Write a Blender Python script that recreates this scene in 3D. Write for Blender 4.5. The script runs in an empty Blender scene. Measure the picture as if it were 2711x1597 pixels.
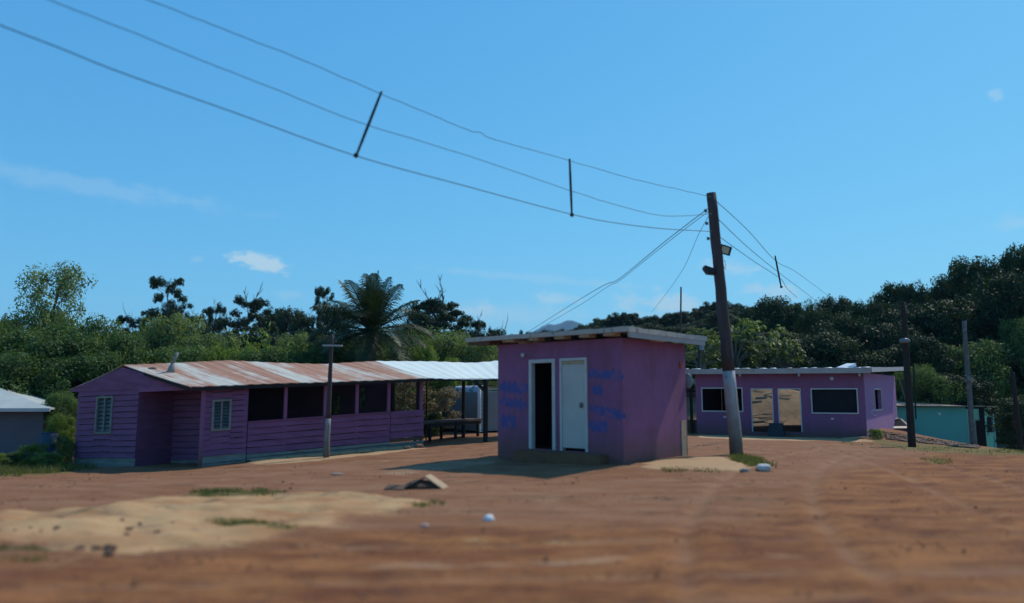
import bpy, math, random
import numpy as np
from mathutils import Vector, Matrix, noise
R = math.radians
C = bpy.context.scene.collection
scn = bpy.context.scene

# ---------------------------------------------------------------- camera
FPX, CX, CY, HOR, CAMZ = 1958.0, 1355.5, 798.5, 1050.0, 1.5
TH = math.atan((HOR - CY) / FPX)
cam_d = bpy.data.cameras.new('camera'); cam = bpy.data.objects.new('camera', cam_d); C.objects.link(cam)
cam_d.sensor_width = 36.0; cam_d.lens = 36.0 * FPX / 2711.0
cam.location = (0, 0, CAMZ); cam.rotation_euler = (R(90) + TH, 0, 0)
cam_d.clip_start = 0.1; cam_d.clip_end = 12000
cam_d.dof.use_dof = True; cam_d.dof.focus_distance = 31.0; cam_d.dof.aperture_fstop = 0.34
scn.camera = cam
# ---------------------------------------------------------------- world, sun
SUN_EL = R(51); SH = Vector((0.75, 0.66)).normalized()
scn.view_settings.view_transform = 'Standard'; scn.view_settings.look = 'None'
scn.view_settings.exposure = 0.0; scn.view_settings.gamma = 1.0
W = bpy.data.worlds.new('World'); scn.world = W; W.use_nodes = True
wn = W.node_tree.nodes; wl = W.node_tree.links; wn.clear()
SKY_STRENGTH, SUN_STRENGTH = 0.098, 3.7

def ray(u, v):
    a = (u - CX) / FPX; b = (CY - v) / FPX
    return Vector((a, math.cos(TH) - b * math.sin(TH), math.sin(TH) + b * math.cos(TH)))
def P(u, v, Y):
    d = ray(u, v); t = Y / d.y
    return Vector((d.x * t, Y, CAMZ + d.z * t))

def wnode(t, **k):
    n = wn.new(t)
    for a, b in k.items(): setattr(n, a, b)
    return n
def wmath(op, a, b=None, c=None):
    n = wnode('ShaderNodeMath', operation=op)
    for i, x in enumerate((a, b, c)):
        if x is None: continue
        if isinstance(x, (int, float)): n.inputs[i].default_value = x
        else: wl.new(x, n.inputs[i])
    return n.outputs[0]
def wvm(op, a, b):
    n = wnode('ShaderNodeVectorMath', operation=op)
    for i, x in enumerate((a, b)):
        if isinstance(x, (tuple, Vector)): n.inputs[i].default_value = tuple(x)
        else: wl.new(x, n.inputs[i])
    return n.outputs['Value'] if op == 'DOT_PRODUCT' else n.outputs[0]
sky = wnode('ShaderNodeTexSky', sky_type='NISHITA'); sky.sun_disc = False
sky.sun_elevation = SUN_EL; sky.sun_rotation = math.atan2(SH.x, SH.y)
sky.air_density = 1.0; sky.dust_density = 0.25; sky.ozone_density = 2.0; sky.altitude = 100
hsv = wnode('ShaderNodeVectorMath', operation='MULTIPLY'); hsv.inputs[1].default_value = (0.60, 1.12, 1.40)
wl.new(sky.outputs[0], hsv.inputs[0])
sepc = wnode('ShaderNodeSeparateColor'); wl.new(hsv.outputs[0], sepc.inputs[0]); comb = wnode('ShaderNodeCombineColor')
for i_, (k_, ref_, g_) in enumerate(((.198, .20, 0.9), (.605, .57, .60), (.94, .99, .36))):
    wl.new(wmath('MULTIPLY', wmath('POWER', wmath('MULTIPLY', wmath('MAXIMUM', sepc.outputs[i_], 0.0), SKY_STRENGTH / ref_), g_), k_ / SKY_STRENGTH), comb.inputs[i_])
tc = wnode('ShaderNodeTexCoord'); D = tc.outputs['Generated']
ns = wnode('ShaderNodeTexNoise'); ns.inputs['Scale'].default_value = 42; ns.inputs['Detail'].default_value = 7; ns.inputs['Roughness'].default_value = 0.62
wmp = wnode('ShaderNodeMapping'); wmp.inputs['Scale'].default_value = (1, 1, 1.9); wl.new(D, wmp.inputs[0]); wl.new(wmp.outputs[0], ns.inputs['Vector'])
clouds = [  # u, v, half width, half height, tilt(deg), density
    (685, 692, 78, 25, -11, 1.05), (640, 682, 34, 15, 0, 0.5), (1470, 792, 70, 20, -4, 0.45), (1660, 800, 45, 30, -12, 0.5), (1780, 798, 80, 26, -3, 0.62),
    (1930, 708, 70, 24, -6, 0.42), (2050, 770, 75, 22, -4, 0.5), (1340, 835, 220, 34, 0, 0.28), (2635, 250, 16, 14, -40, 0.28), (2680, 590, 40, 22, 0, 0.22), (1850, 838, 260, 26, 0, 0.3),
    (220, 490, 360, 26, -3, 0.16), (1400, 735, 320, 13, -5, 0.18), (520, 688, 18, 9, 20, 0.2), (1240, 820, 70, 26, 0, 0.28), (760, 780, 60, 14, 0, 0.2)]
tot = None
for (u, v, a, b, tl, dn) in clouds:
    d = ray(u, v).normalized(); rt = Vector((d.y, -d.x, 0)).normalized(); up = rt.cross(d).normalized()
    r2 = (rt * math.cos(R(tl)) + up * math.sin(R(tl))); u2 = (up * math.cos(R(tl)) - rt * math.sin(R(tl)))
    off = wvm('SUBTRACT', D, d)
    x = wmath('MULTIPLY', wvm('DOT_PRODUCT', off, r2), FPX / a); y = wmath('MULTIPLY', wvm('DOT_PRODUCT', off, u2), FPX / b)
    rr = wmath('SQRT', wmath('ADD', wmath('MULTIPLY', x, x), wmath('MULTIPLY', y, y)))
    m = wmath('SUBTRACT', 1.16, rr)
    m = wmath('ADD', m, wmath('MULTIPLY', wmath('SUBTRACT', ns.outputs[0], 0.5), 2.6))
    mr = wnode('ShaderNodeMapRange', interpolation_type='SMOOTHSTEP'); wl.new(m, mr.inputs[0])
    mr.inputs[1].default_value = 0.0; mr.inputs[2].default_value = 0.9; mr.inputs[3].default_value = 0; mr.inputs[4].default_value = dn * 1.1
    front = wmath('GREATER_THAN', wvm('DOT_PRODUCT', D, d), 0.5)
    o = wmath('MULTIPLY', mr.outputs[0], front)
    tot = o if tot is None else wmath('ADD', tot, o)
tot = wmath('MINIMUM', tot, 0.85)
mixc = wnode('ShaderNodeMix', data_type='RGBA'); wl.new(tot, mixc.inputs[0]); wl.new(comb.outputs[0], mixc.inputs[6]); mixc.inputs[7].default_value = (5.6, 7.6, 8.6, 1)
bg = wnode('ShaderNodeBackground'); bg.inputs[1].default_value = SKY_STRENGTH; wl.new(mixc.outputs[2], bg.inputs[0])
wo = wnode('ShaderNodeOutputWorld'); wl.new(bg.outputs[0], wo.inputs[0])
sd = bpy.data.lights.new('sun', 'SUN'); so = bpy.data.objects.new('sun', sd); C.objects.link(so)
sd.energy = SUN_STRENGTH; sd.angle = R(0.53); sd.color = (1.0, 0.93, 0.82)
SV = Vector((SH.x * math.cos(SUN_EL), SH.y * math.cos(SUN_EL), math.sin(SUN_EL)))
so.rotation_euler = SV.to_track_quat('Z', 'Y').to_euler(); so.location = (20, 20, 40)

# ---------------------------------------------------------------- helpers
def tag(o, label=None, cat=None, group=None, kind=None):
    if label: o['label'] = label
    if cat: o['category'] = cat
    if group: o['group'] = group
    if kind: o['kind'] = kind
    return o
def thing(name, label, cat, loc, group=None, rz=0):
    o = bpy.data.objects.new(name, None); C.objects.link(o); o.location = loc; o.rotation_euler = (0, 0, rz); o.empty_display_size = 0.2
    return tag(o, label, cat, group)
def root_loc(p):
    while p.parent: p = p.parent
    return Vector(p.location)

class Fr:      # a vertical wall plane: x along it, y away from the camera, z up
    def __init__(s, a, b, shear=0.0, z0=None):
        s.o = Vector(a); d = Vector((b[0] - a[0], b[1] - a[1], 0)); s.L = d.length; s.x = d.normalized()
        s.y = Vector((-s.x.y, s.x.x, 0)); s.sh = shear
        if z0 is not None: s.o.z = z0
    def pt(s, x, y, z): return s.o + s.x * x + s.y * y + Vector((0, 0, z + s.sh * x))
    def px(s, u, v, off=0.0):
        d = ray(u, v); o = s.o + s.y * off - Vector((0, 0, CAMZ))
        t = o.dot(s.y) / d.dot(s.y); p = d * t - o
        x = p.dot(s.x); return x, p.z - s.sh * x

class MB:
    def __init__(s): s.v = []; s.f = []; s.uv = None; s.sm = False
    def add(s, vs, fs):
        n = len(s.v); s.v += [Vector(q) for q in vs]; s.f += [tuple(i + n for i in f) for f in fs]; return s
    def hexa(s, p):  # p: 8 points, bottom 4 then top 4
        return s.add(p, [(3, 2, 1, 0), (4, 5, 6, 7), (0, 1, 5, 4), (1, 2, 6, 5), (2, 3, 7, 6), (3, 0, 4, 7)])
    def box(s, fr, x0, x1, y0, y1, z0, z1):
        return s.hexa([fr.pt(x, y, z) for z in (z0, z1) for (x, y) in ((x0, y0), (x1, y0), (x1, y1), (x0, y1))])
    def bar(s, a, b, w, h, up=Vector((0, 0, 1))):
        a = Vector(a); b = Vector(b); d = (b - a).normalized(); sx = d.cross(up)
        if sx.length < 1e-3: sx = Vector((1, 0, 0))
        sx.normalize(); sy = sx.cross(d).normalized(); sx = sx * w / 2; sy = sy * h / 2
        return s.hexa([a - sx - sy, a + sx - sy, a + sx + sy, a - sx + sy, b - sx - sy, b + sx - sy, b + sx + sy, b - sx + sy])
    def tube(s, pts, rad, n=10, cap=True):
        pts = [Vector(p) for p in pts]
        if isinstance(rad, (int, float)): rad = [rad] * len(pts)
        base = len(s.v); ref = Vector((0, 1, 0.13)).normalized()
        for i, p in enumerate(pts):
            d = (pts[min(i + 1, len(pts) - 1)] - pts[max(i - 1, 0)])
            d = d.normalized() if d.length > 1e-6 else Vector((0, 0, 1))
            if abs(d.dot(ref)) > 0.97: ref = Vector((1, 0, 0.1)).normalized()
            a = d.cross(ref).normalized(); b = d.cross(a)
            for k in range(n):
                t = 2 * math.pi * k / n; s.v.append(p + (a * math.cos(t) + b * math.sin(t)) * rad[i])
        for i in range(len(pts) - 1):
            for k in range(n):
                k2 = (k + 1) % n; s.f.append((base + i * n + k, base + i * n + k2, base + (i + 1) * n + k2, base + (i + 1) * n + k))
        if cap:
            s.f.append(tuple(base + k for k in range(n))[::-1]); m = base + (len(pts) - 1) * n; s.f.append(tuple(m + k for k in range(n)))
        return s
    def ell(s, c, r, n=10, m=7, jit=0.0, rnd=random, rot=0.0):
        c = Vector(c); vs = []; fs = []
        if isinstance(r, (int, float)): r = (r, r, r)
        for j in range(1, m):
            ph = math.pi * j / m
            for i in range(n):
                t = 2 * math.pi * i / n; q = 1 + rnd.uniform(-jit, jit)
                x = r[0] * math.sin(ph) * math.cos(t) * q; y = r[1] * math.sin(ph) * math.sin(t) * q
                vs.append(c + Vector((x * math.cos(rot) - y * math.sin(rot), x * math.sin(rot) + y * math.cos(rot), r[2] * math.cos(ph) * q)))
        vs += [c + Vector((0, 0, r[2])), c - Vector((0, 0, r[2]))]; T = len(vs) - 2; B = T + 1
        for j in range(m - 2):
            for i in range(n):
                i2 = (i + 1) % n; fs.append((j * n + i, (j + 1) * n + i, (j + 1) * n + i2, j * n + i2))
        for i in range(n):
            i2 = (i + 1) % n; fs.append((T, i, i2)); fs.append((B, (m - 2) * n + i2, (m - 2) * n + i))
        return s.add(vs, fs)
    def grid(s, rows, uvs=None):   # rows: list of point lists
        n = len(rows[0]); base = len(s.v)
        for r_ in rows: s.v += [Vector(p) for p in r_]
        for i in range(len(rows) - 1):
            for k in range(n - 1): s.f.append((base + i * n + k, base + i * n + k + 1, base + (i + 1) * n + k + 1, base + (i + 1) * n + k))
        return s
    def wall(s, fr, x0, x1, z0, z1, y0, y1, holes):
        xs = sorted({x0, x1} | {h[0] for h in holes} | {h[1] for h in holes}); zs = sorted({z0, z1} | {h[2] for h in holes} | {h[3] for h in holes})
        xs = [x for x in xs if x0 <= x <= x1]; zs = [z for z in zs if z0 <= z <= z1]
        def solid(i, j):
            if i < 0 or j < 0 or i >= len(xs) - 1 or j >= len(zs) - 1: return False
            cx = (xs[i] + xs[i + 1]) / 2; cz = (zs[j] + zs[j + 1]) / 2
            return not any(h[0] < cx < h[1] and h[2] < cz < h[3] for h in holes)
        for i in range(len(xs) - 1):
            for j in range(len(zs) - 1):
                if not solid(i, j): continue
                a, b, c, d = xs[i], xs[i + 1], zs[j], zs[j + 1]
                s.add([fr.pt(a, y0, c), fr.pt(b, y0, c), fr.pt(b, y0, d), fr.pt(a, y0, d)], [(0, 1, 2, 3)])
                s.add([fr.pt(a, y1, c), fr.pt(b, y1, c), fr.pt(b, y1, d), fr.pt(a, y1, d)], [(3, 2, 1, 0)])
                for (di, dj, p) in ((-1, 0, ((a, c), (a, d))), (1, 0, ((b, d), (b, c))), (0, -1, ((b, c), (a, c))), (0, 1, ((a, d), (b, d)))):
                    if not solid(i + di, j + dj):
                        (xa, za), (xb, zb) = p
                        s.add([fr.pt(xa, y0, za), fr.pt(xb, y0, zb), fr.pt(xb, y1, zb), fr.pt(xa, y1, za)], [(0, 1, 2, 3)])
        return s
    def frame(s, fr, x0, x1, z0, z1, w, y0, y1, sill=True):
        s.box(fr, x0, x0 + w, y0, y1, z0, z1); s.box(fr, x1 - w, x1, y0, y1, z0, z1)
        s.box(fr, x0 + w, x1 - w, y0, y1, z1 - w, z1)
        if sill: s.box(fr, x0 + w, x1 - w, y0, y1, z0, z0 + w)
        return s
    def build(s, name, mat, parent=None, loc=None, label=None):
        o0 = root_loc(parent) if parent else (Vector(loc) if loc is not None else Vector((0, 0, 0)))
        me = bpy.data.meshes.new(name); me.from_pydata([tuple(v - o0) for v in s.v], [], s.f); me.update()
        if mat: me.materials.append(mat)
        if s.sm:
            for p in me.polygons: p.use_smooth = True
        if s.uv:
            l = me.uv_layers.new(name='UVMap')
            for lp in me.loops: l.data[lp.index].uv = s.uv[lp.vertex_index]
        o = bpy.data.objects.new(name, me); C.objects.link(o)
        if parent: o.parent = parent
        else: o.location = o0
        if label: o['label'] = label
        return o
def smooth(o):
    for p in o.data.polygons: p.use_smooth = True
    return o

# ---------------------------------------------------------------- materials
def newmat(name):
    m = bpy.data.materials.new(name); m.use_nodes = True; nt = m.node_tree; b = nt.nodes['Principled BSDF']
    b.inputs['Specular IOR Level'].default_value = 0.3
    return m, nt, b
def nz(nt, coord, scale, detail=5, rough=0.6, stretch=(1, 1, 1)):
    mp = nt.nodes.new('ShaderNodeMapping'); mp.inputs['Scale'].default_value = stretch; nt.links.new(coord, mp.inputs[0])
    n = nt.nodes.new('ShaderNodeTexNoise'); n.inputs['Scale'].default_value = scale; n.inputs['Detail'].default_value = detail; n.inputs['Roughness'].default_value = rough
    nt.links.new(mp.outputs[0], n.inputs['Vector']); return n.outputs[0]
def ramp(nt, fac, lo, hi, c0=(0, 0, 0), c1=(1, 1, 1)):
    r = nt.nodes.new('ShaderNodeValToRGB'); r.color_ramp.elements[0].position = lo; r.color_ramp.elements[1].position = hi
    r.color_ramp.elements[0].color = (*c0, 1); r.color_ramp.elements[1].color = (*c1, 1); nt.links.new(fac, r.inputs[0]); return r.outputs[0]
def mix(nt, fac, a, b, mode='MIX'):
    n = nt.nodes.new('ShaderNodeMix'); n.data_type = 'RGBA'; n.blend_type = mode
    for i, x in ((0, fac), (6, a), (7, b)):
        if isinstance(x, (int, float)): n.inputs[i].default_value = x
        elif isinstance(x, tuple): n.inputs[i].default_value = (*x, 1)
        else: nt.links.new(x, n.inputs[i])
    return n.outputs[2]
def mth(nt, op, a, b=0.0):
    n = nt.nodes.new('ShaderNodeMath'); n.operation = op
    for i, x in enumerate((a, b)):
        if isinstance(x, (int, float)): n.inputs[i].default_value = x
        else: nt.links.new(x, n.inputs[i])
    return n.outputs[0]
def surf(name, c, c2=None, scale=2.0, rough=0.8, bump=0.15, stretch=(1, 1, 1), stain=None, stain_amt=(0.55, 0.75), stain_scale=3.0, stain_stretch=(1, 1, 1), spec=0.25, metal=0.0, fine=30, low=None, lowh=(0.0, 0.6)):
    m, nt, b = newmat(name); t = nt.nodes.new('ShaderNodeTexCoord').outputs['Object']
    c2 = c2 or tuple(x * 0.72 for x in c)
    col = mix(nt, ramp(nt, nz(nt, t, scale, 6, 0.65, stretch), 0.32, 0.68), c, c2)
    col = mix(nt, mth(nt, 'MULTIPLY', ramp(nt, nz(nt, t, fine, 4, 0.7, stretch), 0.3, 0.75), 0.28), col, tuple(x * 0.45 for x in c))
    if stain: col = mix(nt, ramp(nt, nz(nt, t, stain_scale, 7, 0.7, stain_stretch), *stain_amt), col, stain)
    if low:   # dirt splashed up the foot of a wall
        sp = nt.nodes.new('ShaderNodeSeparateXYZ'); nt.links.new(t, sp.inputs[0])
        hz = mth(nt, 'ADD', sp.outputs[2], mth(nt, 'MULTIPLY', mth(nt, 'SUBTRACT', nz(nt, t, 3.5, 6, 0.7), 0.5), 0.9))
        r_ = nt.nodes.new('ShaderNodeMapRange'); nt.links.new(hz, r_.inputs[0]); r_.inputs[1].default_value = lowh[0]; r_.inputs[2].default_value = lowh[1]; r_.inputs[3].default_value = 0.85; r_.inputs[4].default_value = 0
        col = mix(nt, r_.outputs[0], col, low)
    nt.links.new(col, b.inputs['Base Color']); b.inputs['Roughness'].default_value = rough; b.inputs['Specular IOR Level'].default_value = spec; b.inputs['Metallic'].default_value = metal
    if bump:
        bp = nt.nodes.new('ShaderNodeBump'); bp.inputs['Strength'].default_value = bump; bp.inputs['Distance'].default_value = 0.03
        nt.links.new(nz(nt, t, fine * 0.8, 5, 0.7, stretch), bp.inputs['Height']); nt.links.new(bp.outputs[0], b.inputs['Normal'])
    return m
def leafmat(name, dark, light, trans=0.35, rough=0.45):
    m, nt, b = newmat(name); g = nt.nodes.new('ShaderNodeNewGeometry'); oi = nt.nodes.new('ShaderNodeObjectInfo')
    t = nt.nodes.new('ShaderNodeTexCoord').outputs['Object']
    f = mth(nt, 'ADD', mth(nt, 'MULTIPLY', g.outputs['Random Per Island'], 0.35), mth(nt, 'MULTIPLY', nz(nt, t, 0.9, 3), 0.65))
    f = mth(nt, 'ADD', f, mth(nt, 'MULTIPLY', mth(nt, 'SUBTRACT', oi.outputs['Random'], 0.5), 0.25))
    col = ramp(nt, f, 0.25, 0.75, dark, light)
    nt.links.new(col, b.inputs['Base Color']); b.inputs['Roughness'].default_value = rough + .15; b.inputs['Specular IOR Level'].default_value = 0.15
    tr = nt.nodes.new('ShaderNodeBsdfTranslucent'); nt.links.new(mix(nt, 1.0, col, (1.25, 1.3, 0.45), 'MULTIPLY'), tr.inputs[0])
    ms = nt.nodes.new('ShaderNodeMixShader'); ms.inputs[0].default_value = trans
    nt.links.new(b.outputs[0], ms.inputs[1]); nt.links.new(tr.outputs[0], ms.inputs[2]); nt.links.new(ms.outputs[0], nt.nodes['Material Output'].inputs[0])
    return m
M = {}
M['purple'] = surf('purple_paint', (0.29, 0.108, 0.215), (0.24, 0.088, 0.18), 0.8, 0.88, 0.3, stain=(0.19, 0.07, 0.11), stain_amt=(0.46, 0.74), stain_scale=2.2, stain_stretch=(1, 1, 0.3), low=(0.15, 0.075, 0.045), lowh=(0.05, 0.85))
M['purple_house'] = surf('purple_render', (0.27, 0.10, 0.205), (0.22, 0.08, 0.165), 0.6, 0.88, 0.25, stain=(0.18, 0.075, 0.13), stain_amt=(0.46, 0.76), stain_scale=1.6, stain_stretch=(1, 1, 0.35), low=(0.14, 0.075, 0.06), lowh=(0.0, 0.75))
M['purple_side'] = surf('sunlit_purple_render', (0.38, 0.20, 0.36), (0.33, 0.17, 0.32), 0.8, 0.85, 0.2, stain=(0.40, 0.33, 0.44), stain_amt=(0.6, 0.8), stain_scale=1.5, low=(0.42, 0.32, 0.30), lowh=(-0.6, 0.25))  # lighter copy of the front render: sun on the side wall put into the colour
M['purple_board'] = surf('purple_boards', (0.25, 0.092, 0.19), (0.165, 0.06, 0.115), 1.6, 0.8, 0.3, stretch=(1, 1, 5), stain=(0.12, 0.075, 0.11), stain_amt=(0.56, 0.78), stain_scale=2.5, stain_stretch=(0.6, 0.6, 4), fine=22)
M['bare_board'] = surf('weathered_grey_boards', (0.27, 0.26, 0.23), (0.17, 0.16, 0.14), 2.0, 0.9, 0.4, stretch=(1, 1, 6), stain=(0.13, 0.08, 0.05), stain_amt=(0.55, 0.75), stain_stretch=(0.5, 0.5, 3), fine=22)
M['brown_board'] = surf('bare_brown_boards', (0.15, 0.08, 0.05), (0.09, 0.05, 0.035), 2.0, 0.9, 0.4, stretch=(1, 1, 6))
M['dark_wood'] = surf('dark_timber', (0.035, 0.027, 0.026), (0.02, 0.016, 0.017), 3, 0.9, 0.3, stretch=(4, 4, 1))
M['interior'] = surf('dim_interior_boards', (0.05, 0.035, 0.055), (0.03, 0.022, 0.035), 1.5, 0.95, 0.1)  # near-black tone: the shade inside the rooms is put into this colour
M['pole'] = surf('weathered_pole_timber', (0.085, 0.06, 0.058), (0.05, 0.036, 0.038), 3, 0.9, 0.5, stretch=(5, 5, 0.5), fine=20)
M['pole_dark'] = surf('dark_pole_timber', (0.045, 0.032, 0.028), (0.028, 0.02, 0.018), 3, 0.95, 0.5, stretch=(5, 5, 0.5), fine=20)
M['pole_white'] = surf('whitewashed_pole', (0.42, 0.40, 0.41), (0.30, 0.28, 0.28), 3, 0.85, 0.4, stretch=(3, 3, 0.8), stain=(0.16, 0.12, 0.09), stain_amt=(0.58, 0.75), low=(0.10, 0.075, 0.05), lowh=(0.2, 1.6))
M['pole_grey'] = surf('grey_pole_timber', (0.16, 0.14, 0.14), (0.09, 0.08, 0.08), 3, 0.9, 0.5, stretch=(5, 5, 0.5), fine=20, stain=(0.3, 0.28, 0.27), stain_amt=(0.55, 0.7))
M['fascia'] = surf('mouldy_white_fascia', (0.50, 0.43, 0.38), (0.40, 0.34, 0.30), 1.5, 0.85, 0.2, stain=(0.03, 0.03, 0.032), stain_amt=(0.57, 0.66), stain_scale=5, stain_stretch=(1, 1, 0.35))
M['fascia2'] = surf('grey_white_fascia', (0.42, 0.36, 0.34), (0.35, 0.30, 0.29), 1.5, 0.8, 0.15, stain=(0.12, 0.1, 0.09), stain_amt=(0.6, 0.8))
M['frame_white'] = surf('off_white_trim', (0.55, 0.51, 0.50), (0.44, 0.40, 0.40), 3, 0.7, 0.1)
M['door_white'] = surf('dirty_white_door', (0.50, 0.47, 0.44), (0.42, 0.39, 0.36), 1.2, 0.6, 0.05, stain=(0.28, 0.25, 0.2), stain_amt=(0.62, 0.85), stain_scale=1.7)
M['concrete'] = surf('stained_concrete', (0.20, 0.10, 0.055), (0.12, 0.058, 0.035), 2, 0.9, 0.3)
M['black'] = surf('black_metal', (0.02, 0.022, 0.028), (0.014, 0.015, 0.02), 5, 0.5, 0.05)
M['wire'] = surf('black_cable_sheath', (0.02, 0.022, 0.03), (0.015, 0.017, 0.022), 5, 0.6, 0)
M['lens'] = surf('tan_lamp_reflector', (0.55, 0.40, 0.25), (0.45, 0.33, 0.2), 5, 0.3, 0)
M['white'] = surf('white_plastic', (0.75, 0.76, 0.77), (0.65, 0.66, 0.68), 4, 0.5, 0.05)
M['greyblue'] = surf('grey_blue_metal', (0.17, 0.19, 0.21), (0.13, 0.15, 0.17), 4, 0.5, 0.05)
M['galv'] = surf('galvanised_sheet', (0.62, 0.68, 0.72), (0.5, 0.55, 0.58), 1, 0.45, 0.05, metal=0.3)
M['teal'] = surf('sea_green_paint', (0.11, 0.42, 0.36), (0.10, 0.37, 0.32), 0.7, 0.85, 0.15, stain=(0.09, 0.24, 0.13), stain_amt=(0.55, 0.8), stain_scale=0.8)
M['teal_side'] = surf('lit_sea_green_paint', (0.22, 0.55, 0.38), (0.19, 0.48, 0.34), 0.7, 0.85, 0.15, stain=(0.15, 0.34, 0.2), stain_amt=(0.6, 0.85), stain_scale=1.2)  # lighter copy of the front green: the side's brighter light is in the colour
M['grey_wall'] = surf('grey_blue_wall', (0.13, 0.125, 0.15), (0.10, 0.095, 0.12), 0.7, 0.9, 0.2)
M['blue_paint'] = surf('faded_blue_lettering', (0.085, 0.085, 0.24), (0.07, 0.07, 0.2), 6, 0.85, 0.05)
M['bin'] = surf('dark_grey_bin', (0.03, 0.04, 0.055), (0.022, 0.03, 0.04), 3, 0.6, 0.05)
M['blue'] = surf('blue_plastic', (0.02, 0.05, 0.09), (0.015, 0.04, 0.07), 3, 0.5, 0.05)
M['orange'] = surf('orange_plastic', (0.5, 0.1, 0.04), (0.4, 0.08, 0.03), 3, 0.5, 0.05)
M['bark'] = surf('grey_bark', (0.10, 0.085, 0.075), (0.055, 0.045, 0.04), 4, 0.95, 0.6, stretch=(4, 4, 0.7))
M['bark_pale'] = surf('pale_bark', (0.24, 0.22, 0.19), (0.13, 0.12, 0.10), 4, 0.95, 0.6, stretch=(4, 4, 0.7))
M['palm_bark'] = surf('palm_trunk_bark', (0.14, 0.11, 0.08), (0.08, 0.065, 0.05), 4, 0.95, 0.6, stretch=(1, 1, 6))
M['stone_dark'] = surf('dark_laterite_stone', (0.17, 0.10, 0.065), (0.10, 0.06, 0.04), 6, 0.95, 0.5)
M['stone'] = surf('laterite_stone', (0.24, 0.15, 0.10), (0.15, 0.09, 0.065), 6, 0.95, 0.5)
M['gravel'] = surf('red_gravel', (0.26, 0.13, 0.075), (0.15, 0.075, 0.045), 6, 0.95, 0.3)
M['plank'] = surf('pale_scrap_timber', (0.50, 0.36, 0.22), (0.34, 0.24, 0.15), 3, 0.9, 0.3, stretch=(1, 4, 4))
M['plank_dark'] = surf('grey_scrap_timber', (0.20, 0.17, 0.15), (0.11, 0.09, 0.085), 3, 0.9, 0.3, stretch=(1, 4, 4))
M['glass'] = surf('dark_mesh_screen', (0.022, 0.022, 0.026), (0.014, 0.014, 0.018), 8, 0.9, 0.3, spec=0.1, fine=60)
M['glass_pale'] = surf('grimy_window_panes', (0.09, 0.10, 0.10), (0.035, 0.04, 0.045), 3, 0.35, 0, spec=0.5)
M['red_lamp'] = surf('red_tail_lamp_plastic', (0.35, 0.03, 0.03), (0.28, 0.02, 0.02), 3, 0.25, 0, spec=0.5)
M['car'] = surf('dark_maroon_car_paint', (0.05, 0.012, 0.02), (0.04, 0.01, 0.016), 3, 0.5, 0, spec=0.3)
M['rubber'] = surf('black_rubber', (0.02, 0.02, 0.02), None, 3, 0.9, 0.1)
M['chalk'] = surf('white_chalk_scrawl', (0.62, 0.58, 0.66), None, 6, 0.9, 0)
M['siding'] = surf('white_ribbed_siding', (0.85, 0.83, 0.76), (0.74, 0.72, 0.66), 2, 0.6, 0.05, stain=(0.35, 0.3, 0.22), stain_amt=(0.6, 0.85))
M['trailer_grey'] = surf('grey_trailer_panel', (0.24, 0.235, 0.235), (0.19, 0.185, 0.185), 1, 0.6, 0.05)
M['trailer_roof'] = surf('mildewed_trailer_roof', (0.50, 0.52, 0.58), (0.38, 0.40, 0.46), 2, 0.7, 0.05, stain=(0.06, 0.06, 0.09), stain_amt=(0.5, 0.6), stain_scale=3.5)

def roofmat(name, rust):
    m, nt, b = newmat(name); uv = nt.nodes.new('ShaderNodeUVMap').outputs[0]; t = nt.nodes.new('ShaderNodeTexCoord').outputs['Object']
    if rust:
        st = nz(nt, uv, 1.0, 6, 0.65, (1.9, 0.22, 1)); st2 = nz(nt, uv, 1.0, 5, 0.7, (9, 0.5, 1)); bl = nz(nt, t, 1.1, 5, 0.6)
        f = mth(nt, 'ADD', mth(nt, 'MULTIPLY', st, 0.62), mth(nt, 'MULTIPLY', st2, 0.16)); f = mth(nt, 'ADD', f, mth(nt, 'MULTIPLY', bl, 0.22))
        sp = nt.nodes.new('ShaderNodeSeparateXYZ'); nt.links.new(uv, sp.inputs[0])
        sh = nt.nodes.new('ShaderNodeTexWhiteNoise'); sh.noise_dimensions = '1D'; nt.links.new(mth(nt, 'FLOOR', mth(nt, 'MULTIPLY', sp.outputs[0], 1.35)), sh.inputs['W'])
        f = mth(nt, 'ADD', f, mth(nt, 'MULTIPLY', mth(nt, 'SUBTRACT', sh.outputs[0], 0.5), 0.10))
        f = mth(nt, 'SUBTRACT', f, mth(nt, 'MULTIPLY', sp.outputs[1], 0.012))
        col = mix(nt, ramp(nt, f, 0.425, 0.50), (0.50, 0.47, 0.40), (0.36, 0.17, 0.10))
        col = mix(nt, ramp(nt, nz(nt, uv, 1.0, 6, 0.7, (5, 1.2, 1)), 0.5, 0.8), col, (0.40, 0.25, 0.19))
    else:
        col = mix(nt, ramp(nt, nz(nt, uv, 1.0, 5, 0.6, (1.2, 0.3, 1)), 0.35, 0.7), (0.68, 0.72, 0.66), (0.58, 0.62, 0.57))
        col = mix(nt, ramp(nt, nz(nt, uv, 1.0, 6, 0.7, (8, 0.8, 1)), 0.62, 0.8), col, (0.45, 0.47, 0.45))
    nt.links.new(col, b.inputs['Base Color']); b.inputs['Roughness'].default_value = 0.65 if rust else 0.55; b.inputs['Metallic'].default_value = 0.0
    wv = nt.nodes.new('ShaderNodeTexWave'); wv.inputs['Scale'].default_value = 2.1; wv.bands_direction = 'X'; nt.links.new(uv, wv.inputs[0])
    bp = nt.nodes.new('ShaderNodeBump'); bp.inputs['Strength'].default_value = 0.4 if rust else 0.06; bp.inputs['Distance'].default_value = 0.02
    nt.links.new(wv.outputs[1], bp.inputs['Height']); nt.links.new(bp.outputs[0], b.inputs['Normal'])
    return m
M['rust_roof'] = roofmat('rusty_corrugated_sheet', True); M['white_roof'] = roofmat('white_corrugated_sheet', False)

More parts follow.
